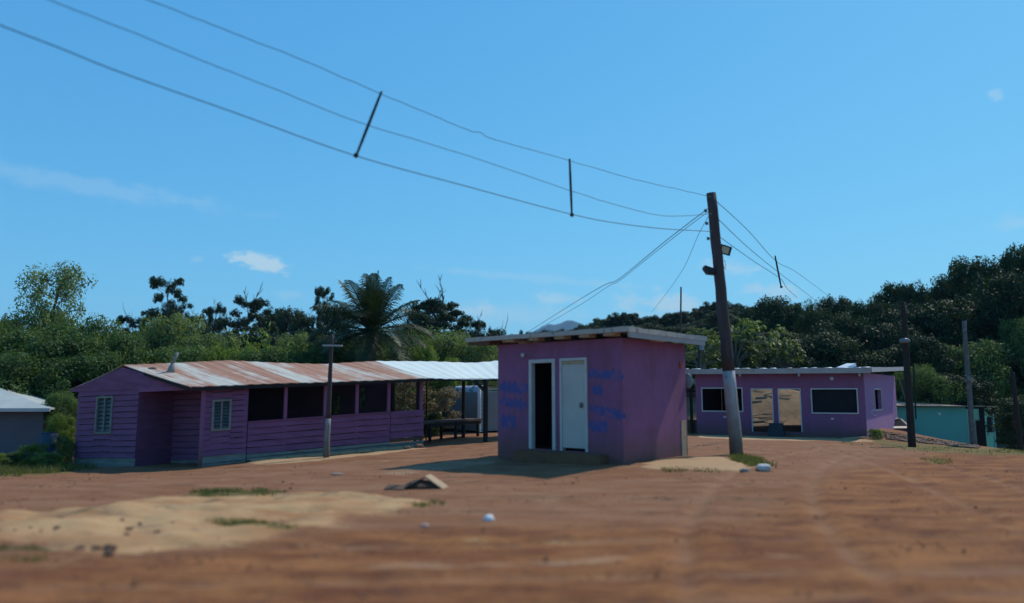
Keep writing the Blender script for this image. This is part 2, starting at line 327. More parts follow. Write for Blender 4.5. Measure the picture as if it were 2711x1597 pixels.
M['leaf_dark'] = leafmat('dark_forest_leaves', (0.011, 0.025, 0.012), (0.045, 0.07, 0.024), 0.2)
M['leaf_mid'] = leafmat('mid_green_leaves', (0.035, 0.07, 0.025), (0.13, 0.19, 0.055), 0.32)
M['leaf_bright'] = leafmat('bright_green_leaves', (0.09, 0.14, 0.03), (0.24, 0.31, 0.07), 0.42)
M['leaf_olive'] = leafmat('olive_grey_leaves', (0.08, 0.12, 0.05), (0.22, 0.27, 0.11), 0.38)
M['leaf_palm'] = leafmat('palm_leaflets', (0.016, 0.034, 0.016), (0.05, 0.072, 0.03), 0.12, 0.35)
M['leaf_big'] = leafmat('broad_glossy_leaves', (0.05, 0.085, 0.025), (0.17, 0.23, 0.07), 0.40, 0.3)
M['leaf_dry'] = leafmat('dry_brown_leaves', (0.10, 0.075, 0.05), (0.22, 0.17, 0.11), 0.3)
M['grass'] = leafmat('short_grass_blades', (0.06, 0.08, 0.025), (0.17, 0.17, 0.065), 0.35)

# ---------------------------------------------------------------- terrain
def sstep(t): t = np.clip(t, 0, 1); return t * t * (3 - 2 * t)
ctl = []
def cp(u, v, Y): p = P(u, v, Y); ctl.append((p.x, p.y, p.z))
for q in [(195, 1236, 22.5), (355, 1237, 21.3), (522, 1239, 20.6), (650, 1224, 21.2), (880, 1203, 22.5), (1120, 1181, 23.9), (1285, 1165, 25.2), (1318, 1218, 18.6), (1652, 1230, 16.2), (1815, 1206, 18.4),
          (1950, 1206, 18.9), (1845, 1149, 39.7), (2070, 1153, 37.8), (2295, 1160, 36), (2385, 1143, 40), (2415, 1184, 28), (2575, 1181, 34), (2711, 1200, 22), (2600, 1198, 24), (1900, 1165, 30), (0, 1240, 22), (1200, 1150, 30)]: cp(*q)
for x in (-12, -6, 0, 6, 12): ctl += [(x, 2, -0.02), (x, 8, 0.0), (x * 1.1, 12, -0.02)]
ctl += [(-16, 30, -0.6), (-6, 32, -0.2), (2, 34, 0.0), (12, 45, -0.35), (18, 45, -0.35), (22.5, 43, -1.5), (26, 46, -2.1), (31, 50, -2.1), (22, 50, -1.8), (24, 40, -1.5), (30, 36, -1.6), (40, 40, -2.0), (20, 22, -0.35), (25, 28, -1.0),
        (-30, 25, -1.0), (-30, 50, -1.0), (0, 55, 0), (40, 60, -1.0), (-20, 8, -0.1), (20, 8, -0.1), (-5, 45, 0), (60, 40, -2)]
ctl = np.array(ctl)
def tpsk(r2): return np.where(r2 > 1e-9, r2 * np.log(r2 + 1e-12), 0.0)
_n = len(ctl); _d2 = ((ctl[:, None, :2] - ctl[None, :, :2]) ** 2).sum(-1)
_A = np.zeros((_n + 3, _n + 3)); _A[:_n, :_n] = tpsk(_d2) + np.eye(_n) * 0.02; _A[:_n, _n] = 1; _A[:_n, _n + 1:] = ctl[:, :2]; _A[_n, :_n] = 1; _A[_n + 1:, :_n] = ctl[:, :2].T
_w = np.linalg.solve(_A, np.concatenate([ctl[:, 2], np.zeros(3)]))
def tz(x, y):
    x = np.atleast_1d(np.asarray(x, float)); y = np.atleast_1d(np.asarray(y, float))
    xc = np.clip(x, -30, 60); yc = np.clip(y, 2, 60)
    z = _w[_n] + _w[_n + 1] * xc + _w[_n + 2] * yc
    for i in range(_n): z = z + _w[i] * tpsk((xc - ctl[i, 0]) ** 2 + (yc - ctl[i, 1]) ** 2)
    z = z * (1 - sstep((y - 60) / 60))
    z = z + 3.4 * sstep((y - 46.5) / 5.5) * sstep((x - 5) / 3) * (1 - sstep((x - 20) / 4))
    z = z + 12 * sstep((y - 54) / 75) * sstep((x - 2) / 32) * (1 - sstep((y - 400) / 600))
    return z
def gz(x, y): return float(tz(x, y)[0])
def onground(u, v):
    d = ray(u, v); t = 2.0
    for _ in range(900):
        p = d * t
        if CAMZ + p.z <= gz(p.x, p.y): break
        t += 0.02 + t * 0.004
    lo, hi = t * 0.985 - 0.03, t
    for _ in range(12):
        m_ = (lo + hi) / 2; p = d * m_
        if CAMZ + p.z <= gz(p.x, p.y): hi = m_
        else: lo = m_
    p = d * hi; return Vector((p.x, p.y, gz(p.x, p.y)))

gx = np.concatenate([-np.geomspace(4500, 17, 34), np.linspace(-16, 24, 330), np.geomspace(25, 4500, 34)])
gy = np.concatenate([np.linspace(-8, 2.9, 20), np.linspace(3, 26, 230), np.linspace(26.3, 58, 110), np.geomspace(60, 5500, 40)])
XX, YY = np.meshgrid(gx, gy); ZZ = tz(XX.ravel(), YY.ravel()).reshape(XX.shape)
def inpoly(px_, py_, poly):
    c = np.zeros(px_.shape, bool); j = len(poly) - 1
    for i in range(len(poly)):
        xi, yi = poly[i]; xj, yj = poly[j]
        cond = ((yi > py_) != (yj > py_)) & (px_ < (xj - xi) * (py_ - yi) / (yj - yi + 1e-12) + xi); c ^= cond; j = i
    return c
def blur(a, n):
    for _ in range(n):
        b = a.copy(); b[1:-1, 1:-1] = (a[1:-1, 1:-1] * 2 + a[:-2, 1:-1] + a[2:, 1:-1] + a[1:-1, :-2] + a[1:-1, 2:]) / 6; a = b
    return a
def patch(polys, nb):
    m_ = np.zeros(XX.shape)
    for poly in polys:
        pts = [onground(*q) for q in poly]; m_[inpoly(XX, YY, [(p.x, p.y) for p in pts])] = 1
    return blur(m_, nb)
sand = patch([[(-60, 1362), (0, 1358), (222, 1348), (382, 1330), (439, 1320), (619, 1315), (877, 1306), (1150, 1326), (1080, 1345), (955, 1368), (774, 1410), (645, 1435), (413, 1461), (310, 1476), (129, 1455), (0, 1432), (-80, 1420)]], 14)
sand2 = patch([[(650, 1227), (900, 1205), (1120, 1183), (1128, 1188), (900, 1216), (700, 1234)], [(1700, 1236), (1740, 1216), (1900, 1210), (1950, 1224), (2000, 1238), (1920, 1250), (1800, 1246), (1720, 1244)],
               [(1846, 1152), (2290, 1164), (2330, 1168), (2290, 1171), (2050, 1166), (1846, 1160)]], 2)
grey = patch([[(1000, 1252), (1060, 1236), (1200, 1220), (1316, 1219), (1318, 1228), (1260, 1236), (1140, 1249), (1060, 1257)], [(900, 1510), (1300, 1484), (1700, 1470), (2100, 1468), (2100, 1478), (1700, 1486), (1300, 1504), (950, 1530)]], 3)
warm = patch([[(1700, 1600), (1950, 1400), (2200, 1260), (2800, 1200), (2900, 1700)], [(-100, 1490), (500, 1465), (900, 1400), (1500, 1400), (1960, 1390), (1960, 1700), (-200, 1700)]], 25)
grs = patch([[(430, 1316), (520, 1302), (640, 1296), (760, 1300), (740, 1312), (600, 1314)], [(540, 1370), (640, 1380), (780, 1400), (800, 1412), (700, 1410), (560, 1385)], [(-60, 1225), (150, 1228), (200, 1250), (60, 1262), (-80, 1266)],
             [(1940, 1212), (2000, 1212), (2050, 1230), (2000, 1236), (1960, 1226)], [(2300, 1160), (2420, 1175), (2600, 1188), (2750, 1190), (2750, 1205), (2560, 1204), (2400, 1192)], [(2460, 1215), (2510, 1215), (2500, 1228), (2460, 1226)]], 3)
near = (np.abs(XX) < 26) & (YY < 60)
def vnoise(fx, fy, ox=0):
    out = np.zeros(XX.shape); idx = np.argwhere(near)
    for i, j in idx: out[i, j] = noise.noise((XX[i, j] * fx + ox, YY[i, j] * fy, ox * 0.37))
    return out
nA = vnoise(0.35, 0.6); nB = vnoise(1.6, 2.4, 11); nC = vnoise(0.5, 4.0, 23); nD = vnoise(3.3, 4.4, 31)
xl = XX
def rut(y0, a, ph, wd=.13, dp=.035):
    d_ = YY - (y0 + a * XX + .25 * np.sin(XX * .22 + ph)); return -dp * np.exp(-(d_ / wd) ** 2) + dp * .6 * np.exp(-((np.abs(d_) - wd * 1.9) / (wd * .7)) ** 2)
ruts = rut(6.4, .03, 0) + rut(7.9, .03, 0) + rut(9.6, -.05, 2) + rut(11.2, -.05, 2) + rut(5.3, .12, 1)
def rutx(x0, a, b, wd=.12, dp=.03):
    d_ = XX - (x0 + a * (YY - 5) + b * (YY - 5) ** 2); return (-dp * np.exp(-(d_ / wd) ** 2) + dp * .6 * np.exp(-((np.abs(d_) - wd * 1.9) / (wd * .7)) ** 2)) * (YY > 4) * (YY < 26)
ruts = ruts + rutx(1.2, .15, .018) + rutx(2.8, .15, .018) + rutx(4.5, .35, -.004) + rutx(6.0, .35, -.004)
track = np.clip(-ruts / .03, 0, 1)
ruts = ruts * (np.abs(XX) < 16) * (1 + .6 * nB)
fade = 1 - sstep((np.abs(YY - 18) - 30) / 10)
ZZ = ZZ + ruts + nA * 0.035 + nB * 0.022 + nC * 0.012 * (YY < 14) + sand * (0.025 + 0.045 * nB + 0.05 * nD) + sand2 * 0.02
ny, nx = XX.shape
me = bpy.data.meshes.new('ground'); me.vertices.add(nx * ny); me.vertices.foreach_set('co', np.stack([XX, YY, ZZ], -1).ravel())
I = np.arange(nx * ny).reshape(ny, nx); quads = np.stack([I[:-1, :-1], I[:-1, 1:], I[1:, 1:], I[1:, :-1]], -1).reshape(-1, 4)
me.loops.add(quads.size); me.loops.foreach_set('vertex_index', quads.ravel()); me.polygons.add(len(quads)); me.polygons.foreach_set('loop_start', np.arange(0, quads.size, 4)); me.update(calc_edges=True)
me.polygons.foreach_set('use_smooth', np.ones(len(quads), bool))
for nm, arr in (('sand', sand), ('sand2', sand2), ('grey', grey), ('warm', warm), ('green', grs), ('track', track)):
    at = me.attributes.new(nm, 'FLOAT', 'POINT'); at.data.foreach_set('value', arr.ravel())
ground = bpy.data.objects.new('ground', me); C.objects.link(ground); ground['kind'] = 'structure'
gm, nt, b = newmat('red_laterite_dirt'); t = nt.nodes.new('ShaderNodeTexCoord').outputs['Object']
def attr(n): a = nt.nodes.new('ShaderNodeAttribute'); a.attribute_name = n; return a.outputs['Fac']
base = mix(nt, ramp(nt, nz(nt, t, 0.35, 6, 0.6, (0.5, 1.3, 1)), 0.35, 0.65), (0.235, 0.106, 0.052), (0.195, 0.080, 0.036))
base = mix(nt, ramp(nt, nz(nt, t, 1.3, 7, 0.68, (0.5, 1.6, 1)), 0.42, 0.72), base, (0.28, 0.155, 0.09))
red = mix(nt, ramp(nt, nz(nt, t, 1.5, 8, 0.78, (0.4, 1.3, 1)), 0.40, 0.60), (0.125, 0.040, 0.017), (0.30, 0.124, 0.043))
base = mix(nt, mth(nt, 'MULTIPLY', attr('warm'), 0.92), base, red)
base = mix(nt, ramp(nt, nz(nt, t, 2.4, 7, 0.75, (0.6, 1.3, 1)), 0.54, 0.68), base, (0.12, 0.055, 0.033))
base = mix(nt, mth(nt, 'MULTIPLY', ramp(nt, nz(nt, t, 22, 4, 0.7), 0.52, 0.70), 0.55), base, (0.09, 0.05, 0.04))
base = mix(nt, mth(nt, 'MULTIPLY', ramp(nt, nz(nt, t, 34, 3, 0.7), 0.60, 0.72), 0.5), base, (0.38, 0.27, 0.19))
sandc = mix(nt, ramp(nt, nz(nt, t, 1.1, 6, 0.68, (0.5, 1.3, 1)), 0.40, 0.62), (0.46, 0.29, 0.145), (0.33, 0.165, 0.075))
sandc = mix(nt, ramp(nt, nz(nt, t, 2.6, 6, 0.75, (.7, 1.2, 1)), 0.54, 0.68), sandc, (0.22, 0.14, 0.09))
wob = mth(nt, 'MULTIPLY', mth(nt, 'SUBTRACT', nz(nt, t, 1.5, 8, 0.75, (.6, 1.3, 1)), 0.5), 2.8)
def msk(a, lo=0.35, hi=0.65, amt=1.0): return mth(nt, 'MULTIPLY', ramp(nt, mth(nt, 'ADD', attr(a), wob), lo, hi), amt)
base = mix(nt, mth(nt, 'MULTIPLY', attr('track'), ramp(nt, nz(nt, t, .7, 5, .7), .35, .65, (0, 0, 0), (.6, .6, .6))), base, (0.30, 0.17, 0.10))
col = mix(nt, msk('sand', 0.3, 0.62), base, sandc)
col = mix(nt, msk('sand2', 0.4, 0.8, 0.9), col, (0.42, 0.27, 0.15))
col = mix(nt, msk('grey', 0.6, 1.6, 0.4), col, (0.40, 0.28, 0.18))
col = mix(nt, msk('green', 0.35, 0.9, 0.55), col, (0.10, 0.12, 0.035))
sepg = nt.nodes.new('ShaderNodeSeparateXYZ'); nt.links.new(t, sepg.inputs[0])
bk = nt.nodes.new('ShaderNodeMapRange'); nt.links.new(sepg.outputs[1], bk.inputs[0]); bk.inputs[1].default_value = 44.5; bk.inputs[2].default_value = 46
col = mix(nt, mth(nt, 'MULTIPLY', bk.outputs[0], .8), col, mix(nt, ramp(nt, nz(nt, t, 1.2, 7, .75), .4, .62), (0.27, 0.185, 0.10), (0.16, 0.105, 0.06)))
far_ = nt.nodes.new('ShaderNodeMapRange'); nt.links.new(sepg.outputs[1], far_.inputs[0]); far_.inputs[1].default_value = 58; far_.inputs[2].default_value = 66
col = mix(nt, far_.outputs[0], col, (0.035, 0.05, 0.018))
nt.links.new(col, b.inputs['Base Color']); b.inputs['Roughness'].default_value = 0.95; b.inputs['Specular IOR Level'].default_value = 0.1
bp = nt.nodes.new('ShaderNodeBump'); bp.inputs['Strength'].default_value = 0.6; bp.inputs['Distance'].default_value = 0.04
hh = mth(nt, 'ADD', mth(nt, 'MULTIPLY', nz(nt, t, 6, 6, 0.7, (0.7, 1.2, 1)), 1.0), mth(nt, 'MULTIPLY', nz(nt, t, 30, 4, 0.7), 0.35))
nt.links.new(hh, bp.inputs['Height']); nt.links.new(bp.outputs[0], b.inputs['Normal']); me.materials.append(gm)

# distant mountain
rnd = random.Random(5)
hm = MB(); rows = []
for j in range(9):
    r_ = []
    for i in range(60):
        s_ = i / 59.0; x = -250 + 960 * s_; pk = math.exp(-(abs(x - 213) / 280) ** 1.45) * 398 + math.exp(-((x - 420) / 150) ** 2) * 190 + math.exp(-((x + 40) / 140) ** 2) * 150
        r_.append(Vector((x, 3800 + j * 110, -8 + pk * math.sin(math.pi * (j + .3) / 8.6) ** .6 * (1 + .03 * math.sin(x * .03 + j)) + rnd.uniform(-2, 2))))
    rows.append(r_)
hm.grid(rows); hm.sm = True
hills = hm.build('hills', surf('forested_mountain', (0.025, 0.045, 0.03), (0.018, 0.032, 0.022), 0.01, 0.95, 0)); hills['kind'] = 'structure'

# ================================================================ small purple hut
hL = P(1318, 1217, 18.6); hM = P(1652, 1229, 16.2)
H1 = Fr(hL, hM, 0, -0.02); HB = 2.87
hut = thing('toilet_hut', 'small purple flat-roofed hut with blue scrawls and two doors, in front of the others', 'hut', H1.o)
L1 = H1.L
def hx(u, v): return H1.px(u, v)
HT = 2.80
d1a, d1b = hx(1402, 1100)[0], hx(1472, 1100)[0]; dtop = hx(1440, 951)[1]; dbot = hx(1440, 1190)[1]
d2a, d2b = hx(1484, 1100)[0], hx(1557, 1100)[0]; d2bot = hx(1520, 1191)[1]
w = MB(); w.wall(H1, 0, L1, -0.3, HT, 0, 0.14, [(d1a, d1b, dbot, dtop), (d2a, d2b, dbot, dtop)]); w.build('front_wall', M['purple'], hut)
Hs = Fr(hM + H1.y * 0.14, hM + H1.y * HB, 0, -0.02)
w = MB(); w.wall(Hs, 0, HB - 0.14, -0.3, HT, 0, 0.14, []); w.build('side_wall', M['purple'], hut)
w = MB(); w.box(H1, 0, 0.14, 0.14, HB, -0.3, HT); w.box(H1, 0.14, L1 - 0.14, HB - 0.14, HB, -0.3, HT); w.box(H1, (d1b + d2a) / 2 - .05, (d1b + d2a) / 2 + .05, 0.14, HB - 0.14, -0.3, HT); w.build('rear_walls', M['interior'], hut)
w = MB(); w.box(H1, 0.15, L1 - 0.15, 0.15, HB - 0.15, -0.3, dbot - 0.02); w.build('floor_slab', M['concrete'], hut)
# roof
ov = dict(l=0.80, r=0.40, f=0.36, b=0.42)
w = MB(); w.box(H1, -ov['l'] + .03, L1 + ov['r'] - .03, -ov['f'] + .03, HB + ov['b'] - .03, 2.93, 2.965)
roof = w.build('roof', M['galv'], hut)
def jag(fr, x0, x1, y0, y1, z0, z1, n, rs, amp=0.008):
    r_ = random.Random(rs); m_ = MB(); prev = z1
    for i in range(n):
        a = x0 + (x1 - x0) * i / n; b_ = x0 + (x1 - x0) * (i + 1) / n; nxt = z1 + r_.uniform(-amp, amp)
        m_.hexa([fr.pt(a, y0, z0), fr.pt(b_ - .002, y0, z0), fr.pt(b_ - .002, y1, z0), fr.pt(a, y1, z0), fr.pt(a, y0, prev), fr.pt(b_ - .002, y0, nxt), fr.pt(b_ - .002, y1, nxt), fr.pt(a, y1, prev)]); prev = nxt
    return m_
jag(H1, -ov['l'], L1 + ov['r'], -ov['f'], -ov['f'] + .028, 2.895, 3.0, 24, 1).build('fascia', M['fascia'], roof)
Hr = Fr(H1.pt(L1 + ov['r'] + .002, -ov['f'] + .03, 0), H1.pt(L1 + ov['r'] + .002, HB + ov['b'], 0))
jag(Hr, 0.0, HB + ov['b'] + ov['f'] - .03, -0.001, .028, 2.885, 2.998, 18, 2).build('fascia', M['fascia'], roof)
w = MB(); w.box(Hr, 0.02, HB + ov['b'] + ov['f'] - .12, .01, .05, 2.775, 2.882); w.build('fascia', M['fascia2'], roof)
w = MB(); w.box(H1, -ov['l'] + .04, -.02, -ov['f'] + .05, -ov['f'] + .10, 2.80, 2.89); w.build('eave_beam', M['brown_board'], roof)
for i, u in enumerate((1370, 1432, 1500, 1566, 1630)):
    x = hx(u, 905)[0]; w = MB(); w.box(H1, x - .13, x + .13, -.30, -.003, 2.835, 2.925); w.build('rafter', M['plank'], roof)
w = MB()
for i in range(5): w.box(H1, -.7, -.003, .1 + i * .62, .16 + i * .62, 2.82, 2.925)
w.build('rafter', M['brown_board'], roof)
for i in range(7):
    w = MB(); w.box(H1, -.7 + i * .72, -.66 + i * .72, -ov['f'] + .04, HB + ov['b'] - .04, 2.967, 2.985); w.build('roof_rib', M['galv'], roof)
# doors
w = MB(); w.frame(H1, d1a + .003, d1b - .003, dbot, dtop - .003, .085, -.035, .10, False); w.build('door_frame', M['frame_white'], hut)
dr = MB(); dr.frame(H1, d2a + .003, d2b - .003, dbot, dtop - .003, .06, -.035, .10, False); dr.build('door_frame', M['frame_white'], hut)
w = MB(); w.box(H1, d2a + .067, d2b - .067, -.012, .03, dbot + .07, dtop - .15); door = w.build('door', M['door_white'], hut)
w = MB(); w.box(H1, d2a + .067, d2b - .067, -.015, .03, dtop - .146, dtop - .067); w.build('transom', M['plank'], hut)
kx, kz = hx(1541, 1073)
w = MB(); w.box(H1, kx - .05, kx + .04, -.03, -.0125, kz - .06, kz + .06); w.box(H1, kx - .04, kx + .02, -.06, -.031, kz - .012, kz + .012); w.build('handle', M['plank_dark'], door)
w = MB(); w.box(H1, d1a - .25, d2b + .5, -.30, -.004, -.3, dbot - .03); w.build('doorstep', M['concrete'], hut)
lx, lz = hx(1388, 941); w = MB(); w.ell(H1.pt(lx, -.05, lz), (.055, .055, .055)); w.sm = True; w.build('light_fixture', M['frame_white'], hut)
Hl = H1.pt(-.06, .25, hx(1312, 930)[1]); w = MB(); w.ell(Hl, (.07, .07, .07)); w.sm = True; w.build('light_fixture', M['frame_white'], hut)
sx, sz = Hs.px(1800, 965); w = MB(); w.box(Hs, sx - .035, sx + .035, -.04, -.003, sz - .09, sz + .05); w.build('switch_box', M['orange'], hut)
mp_ = H1.pt(L1 - .02, HB + .12, 1.9); w = MB(); w.ell(mp_ + Vector((.03, 0, 0)), (.10, .05, .19)); w.sm = True
w.bar(mp_ + Vector((-.1, 0, .0)), mp_, .03, .03); w.build('meter_box', M['greyblue'], hut)
w = MB(); w.box(H1, L1 + .002, L1 + .012, HB - .30, HB - .06, -.25, .95); w.build('patch', M['plank'], hut, label='pale patch of bare plaster at the rear corner')
# illegible blue brush writing (strokes)
def strokes(line, fr, mat, parent, seed):
    """one hand-brushed, worn and illegible line of writing as one wavering painted band"""
    rs = random.Random(seed); m_ = MB(); u0, v0, u1, v1, hpx = line; n = max(6, int((u1 - u0) / 2.2)); top = []; bot = []
    for k in range(n + 1):
        f = k / n; e = min(1, 5 * f + .35, 5 * (1 - f) + .35); wob = math.sin(f * (u1 - u0) * .42 + seed) * .16 + rs.uniform(-.12, .12)
        a = fr.px(u0 + (u1 - u0) * f, v0 + (v1 - v0) * f - hpx * (.42 * e + wob)); b_ = fr.px(u0 + (u1 - u0) * f, v0 + (v1 - v0) * f + hpx * (.42 * e + rs.uniform(-.14, .14) + .5 * wob)); top.append(a); bot.append(b_)
    m_.grid([[fr.pt(x, -.004, z) for x, z in top], [fr.pt(x, -.004, z) for x, z in bot]]); return m_.build('painted_writing', mat, parent)
def writing_mat():
    m, nt, b = newmat('worn_blue_brush_writing'); t = nt.nodes.new('ShaderNodeTexCoord').outputs['Object']
    f = ramp(nt, nz(nt, t, 3.2, 5, 0.6, (1.4, 1.4, 1.0)), 0.28, 0.50)
    nt.links.new(mix(nt, f, (0.27, 0.10, 0.19), (0.075, 0.078, 0.23)), b.inputs['Base Color']); b.inputs['Roughness'].default_value = .85; return m
M['writing'] = writing_mat()
for i, ln in enumerate([(1320, 1024, 1398, 1030, 30), (1322, 1062, 1394, 1074, 26), (1324, 1114, 1366, 1118, 34), (1558, 988, 1652, 996, 28), (1568, 1032, 1596, 1034, 28), (1562, 1082, 1657, 1102, 27), (1560, 1126, 1608, 1130, 36)]): strokes(ln, H1, M['writing'], hut, i + 2)

# ================================================================ long purple shack
sD = P(650, 1224, 21.2); sdir = Vector((.87, .493, 0)).normalized()
def hitline(u, v, o, d):   # ray / vertical plane through o along d
    n_ = Vector((-d.y, d.x, 0)); r_ = ray(u, v); t_ = (Vector(o) - Vector((0, 0, CAMZ))).dot(n_) / r_.dot(n_); return Vector((0, 0, CAMZ)) + r_ * t_
sC = hitline(524, 1239, sD, sdir); sF = hitline(1120, 1181, sD, sdir); sA = P(195, 1236, 22.5)
shack = thing('wooden_shack', 'long purple plank shack with rusty tin roof and open-sided verandah', 'shack', Vector((sC.x, sC.y, sC.z)))
SL = Fr(sC, sF, (sF.z - sC.z) / (Vector((sF.x - sC.x, sF.y - sC.y)).length)); LL = SL.L
SG = Fr(sA, sC, (sC.z - sA.z) / (Vector((sC.x - sA.x, sC.y - sA.y)).length)); LG = SG.L
def boards(fr, x0, x1, ztop, zbot, n, mats, parent, name, seed, split=None, yb=0.0, wob=.012, gapf=None):
    """lapped horizontal boards; ztop/zbot functions of x"""
    rs = random.Random(seed); out = {}
    for i in range(n):
        mt = mats[i] if isinstance(mats, list) else mats
        m_ = out.setdefault(mt.name, (mt, MB()))[1]
        nseg = max(2, int((x1 - x0) / .45)); lo = [rs.uniform(-wob, wob) for _ in range(nseg + 1)]; ty = rs.uniform(0, .006)
        for k in range(nseg):
            a = x0 + (x1 - x0) * k / nseg; b_ = x0 + (x1 - x0) * (k + 1) / nseg
            def zz(x, f): return ztop(x) + (zbot(x) - ztop(x)) * f
            ft = i / n; fb = (i + 1) / n
            pa = [(a, zz(a, fb) + lo[k] * .6 + .016), (b_, zz(b_, fb) + lo[k + 1] * .6 + .016)]; pt_ = [(a, zz(a, ft)), (b_, zz(b_, ft))]
            # board leans out at its foot
            yo, yi, th = yb - .030 - ty, yb - .006 - ty * .5, .018
            m_.hexa([fr.pt(pa[0][0], yo, pa[0][1]), fr.pt(pa[1][0], yo, pa[1][1]), fr.pt(pa[1][0], yo + th, pa[1][1]), fr.pt(pa[0][0], yo + th, pa[0][1]),
                     fr.pt(pt_[0][0], yi, pt_[0][1]), fr.pt(pt_[1][0], yi, pt_[1][1]), fr.pt(pt_[1][0], yi + th, pt_[1][1]), fr.pt(pt_[0][0], yi + th, pt_[0][1])])
    return [m_.build(name, mt, parent) for (mt, m_) in out.values()]
pb, gb = M['purple_board'], M['bare_board']
def lin(fr, q0, q1):
    (xa, za), (xb, zb) = fr.px(*q0), fr.px(*q1)
    return lambda x: za + (zb - za) * (x - xa) / (xb - xa)
xD = SL.px(650, 1220)[0]; xE = SL.px(1032, 1190)[0]
# front room wall (C-D) as plank panel with window hole
eave = lin(SL, (530, 1022), (1120, 1004)); ptop = lin(SL, (655, 1119), (1120, 1086)); pbot = lin(SL, (650, 1220), (1118, 1177))
wx0, wz0 = SL.px(558, 1142); wx1, wz1 = SL.px(614, 1056)
zC = lambda f: (lambda x: f)
ztopC = eave(xD / 2); zr = SL.px(600, 1205)[1]
w0 = .10
boards(SL, w0, wx0, zC(ztopC), zC(zr), 13, pb, shack, 'front_wall', 11)
boards(SL, wx1, xD, zC(ztopC), zC(zr), 13, pb, shack, 'front_wall', 11)
boards(SL, wx0, wx1, zC(ztopC), zC(wz1), 2, pb, shack, 'front_wall', 12)
boards(SL, wx0, wx1, zC(wz0), zC(zr), 4, pb, shack, 'front_wall', 13)
boards(SL, w0, xD, zC(zr + .02), zC(-.12), 2, gb, shack, 'base_board', 14)
def shutter_window(fr, x0, x1, z0, z1, parent, mat_frame):
    m_ = MB(); m_.frame(fr, x0, x1, z0, z1, .06, -.05, .05); f_ = m_.build('window', mat_frame, parent)
    m_ = MB(); m_.box(fr, (x0 + x1) / 2 - .02, (x0 + x1) / 2 + .02, -.035, .03, z0 + .062, z1 - .062); m_.build('mullion', mat_frame, f_)
    for (a, b_) in ((x0 + .065, (x0 + x1) / 2 - .022), ((x0 + x1) / 2 + .022, x1 - .065)):
        m_ = MB(); n = 8
        for k in range(n):
            za = z0 + .07 + (z1 - z0 - .14) * k / n; zb = za + (z1 - z0 - .14) / n * .9
            m_.add([fr.pt(a, -.02, za), fr.pt(b_, -.02, za), fr.pt(b_, .03, zb), fr.pt(a, .03, zb), fr.pt(a, -.014, za), fr.pt(b_, -.014, za), fr.pt(b_, .036, zb), fr.pt(a, .036, zb)], [(0, 1, 2, 3), (7, 6, 5, 4), (0, 4, 5, 1), (2, 6, 7, 3)])
        m_.build('pane', M['glass_pale'], f_)
shutter_window(SL, wx0, wx1, wz0, wz1, shack, M['bare_board'])
# corner post and porch
w = MB(); w.box(SL, 0, .10, -.02, .10, -.15, ztopC); w.build('post', M['purple'], shack)
xb = SG.px(357, 1236)[0]
# gable wall left part
gx0, gz0 = SG.px(252, 1149); gx1, gz1 = SG.px(303, 1048)
gtop = SG.px(270, 1034)[1]; gr = SG.px(250, 1214)[1]
boards(SG, 0, gx0, zC(gtop), zC(gr), 12, pb, shack, 'gable_wall', 21); boards(SG, gx1, xb, zC(gtop), zC(gr), 12, pb, shack, 'gable_wall', 22)
boards(SG, gx0, gx1, zC(gtop), zC(gz1), 1, pb, shack, 'gable_wall', 23); boards(SG, gx0, gx1, zC(gz0), zC(gr), 4, pb, shack, 'gable_wall', 24)
boards(SG, 0, xb, zC(gr + .02), zC(-.12), 1, gb, shack, 'base_board', 25)
shutter_window(SG, gx0, gx1, gz0, gz1, shack, M['bare_board'])
w = MB(); w.box(SG, .02, gx0 - .01, .035, .055, -.1, gtop); w.box(SG, gx1 + .01, xb - .045, .035, .055, -.1, gtop); w.box(SG, gx0 - .01, gx1 + .01, .30, .32, -.1, gtop); w.build('light_leak_backing', M['interior'], shack)  # unseen backing added to stop light leaking through the gaps between boards
# gable triangle
rg = SG.px(325, 972); e0 = SG.px(190, 1032); e1 = (LG - .02, SG.px(510, 1026)[1])
w = MB(); w.add([SG.pt(e0[0], -.03, gtop - .0), SG.pt(LG, -.03, gtop - .04), SG.pt(LG, -.03, e1[1] - .02), SG.pt(rg[0], -.03, rg[1] - .02), SG.pt(e0[0], -.03, e0[1] - .01)] + [SG.pt(e0[0], .02, gtop - .0), SG.pt(LG, .02, gtop - .04), SG.pt(LG, .02, e1[1] - .02), SG.pt(rg[0], .02, rg[1] - .02), SG.pt(e0[0], .02, e0[1] - .01)],
      [(0, 1, 2, 3, 4), (9, 8, 7, 6, 5), (0, 5, 6, 1), (1, 6, 7, 2), (2, 7, 8, 3), (3, 8, 9, 4), (4, 9, 5, 0)]); w.build('gable', M['purple_board'], shack)
w = MB(); w.box(SG, xb, LG - .12, -.055, -.032, gtop - .10, gtop + .02); w.build('porch_beam', M['purple'], shack)
boards(SG, xb + .02, LG - .45, zC(gtop + .02), zC(.10), 12, pb, shack, 'porch_wall', 26, yb=1.25)
boards(SG, xb + .02, LG - .45, zC(.12), zC(-.10), 1, gb, shack, 'base_board', 27, yb=1.25)
w = MB(); w.box(SG, xb - .04, xb, .01, 1.25, -.1, gtop); w.build('porch_side', M['purple_board'], shack)
w = MB(); w.box(SG, LG - .44, LG - .04, 1.26, 1.30, -.1, gtop); w.build('porch_door', M['interior'], shack)
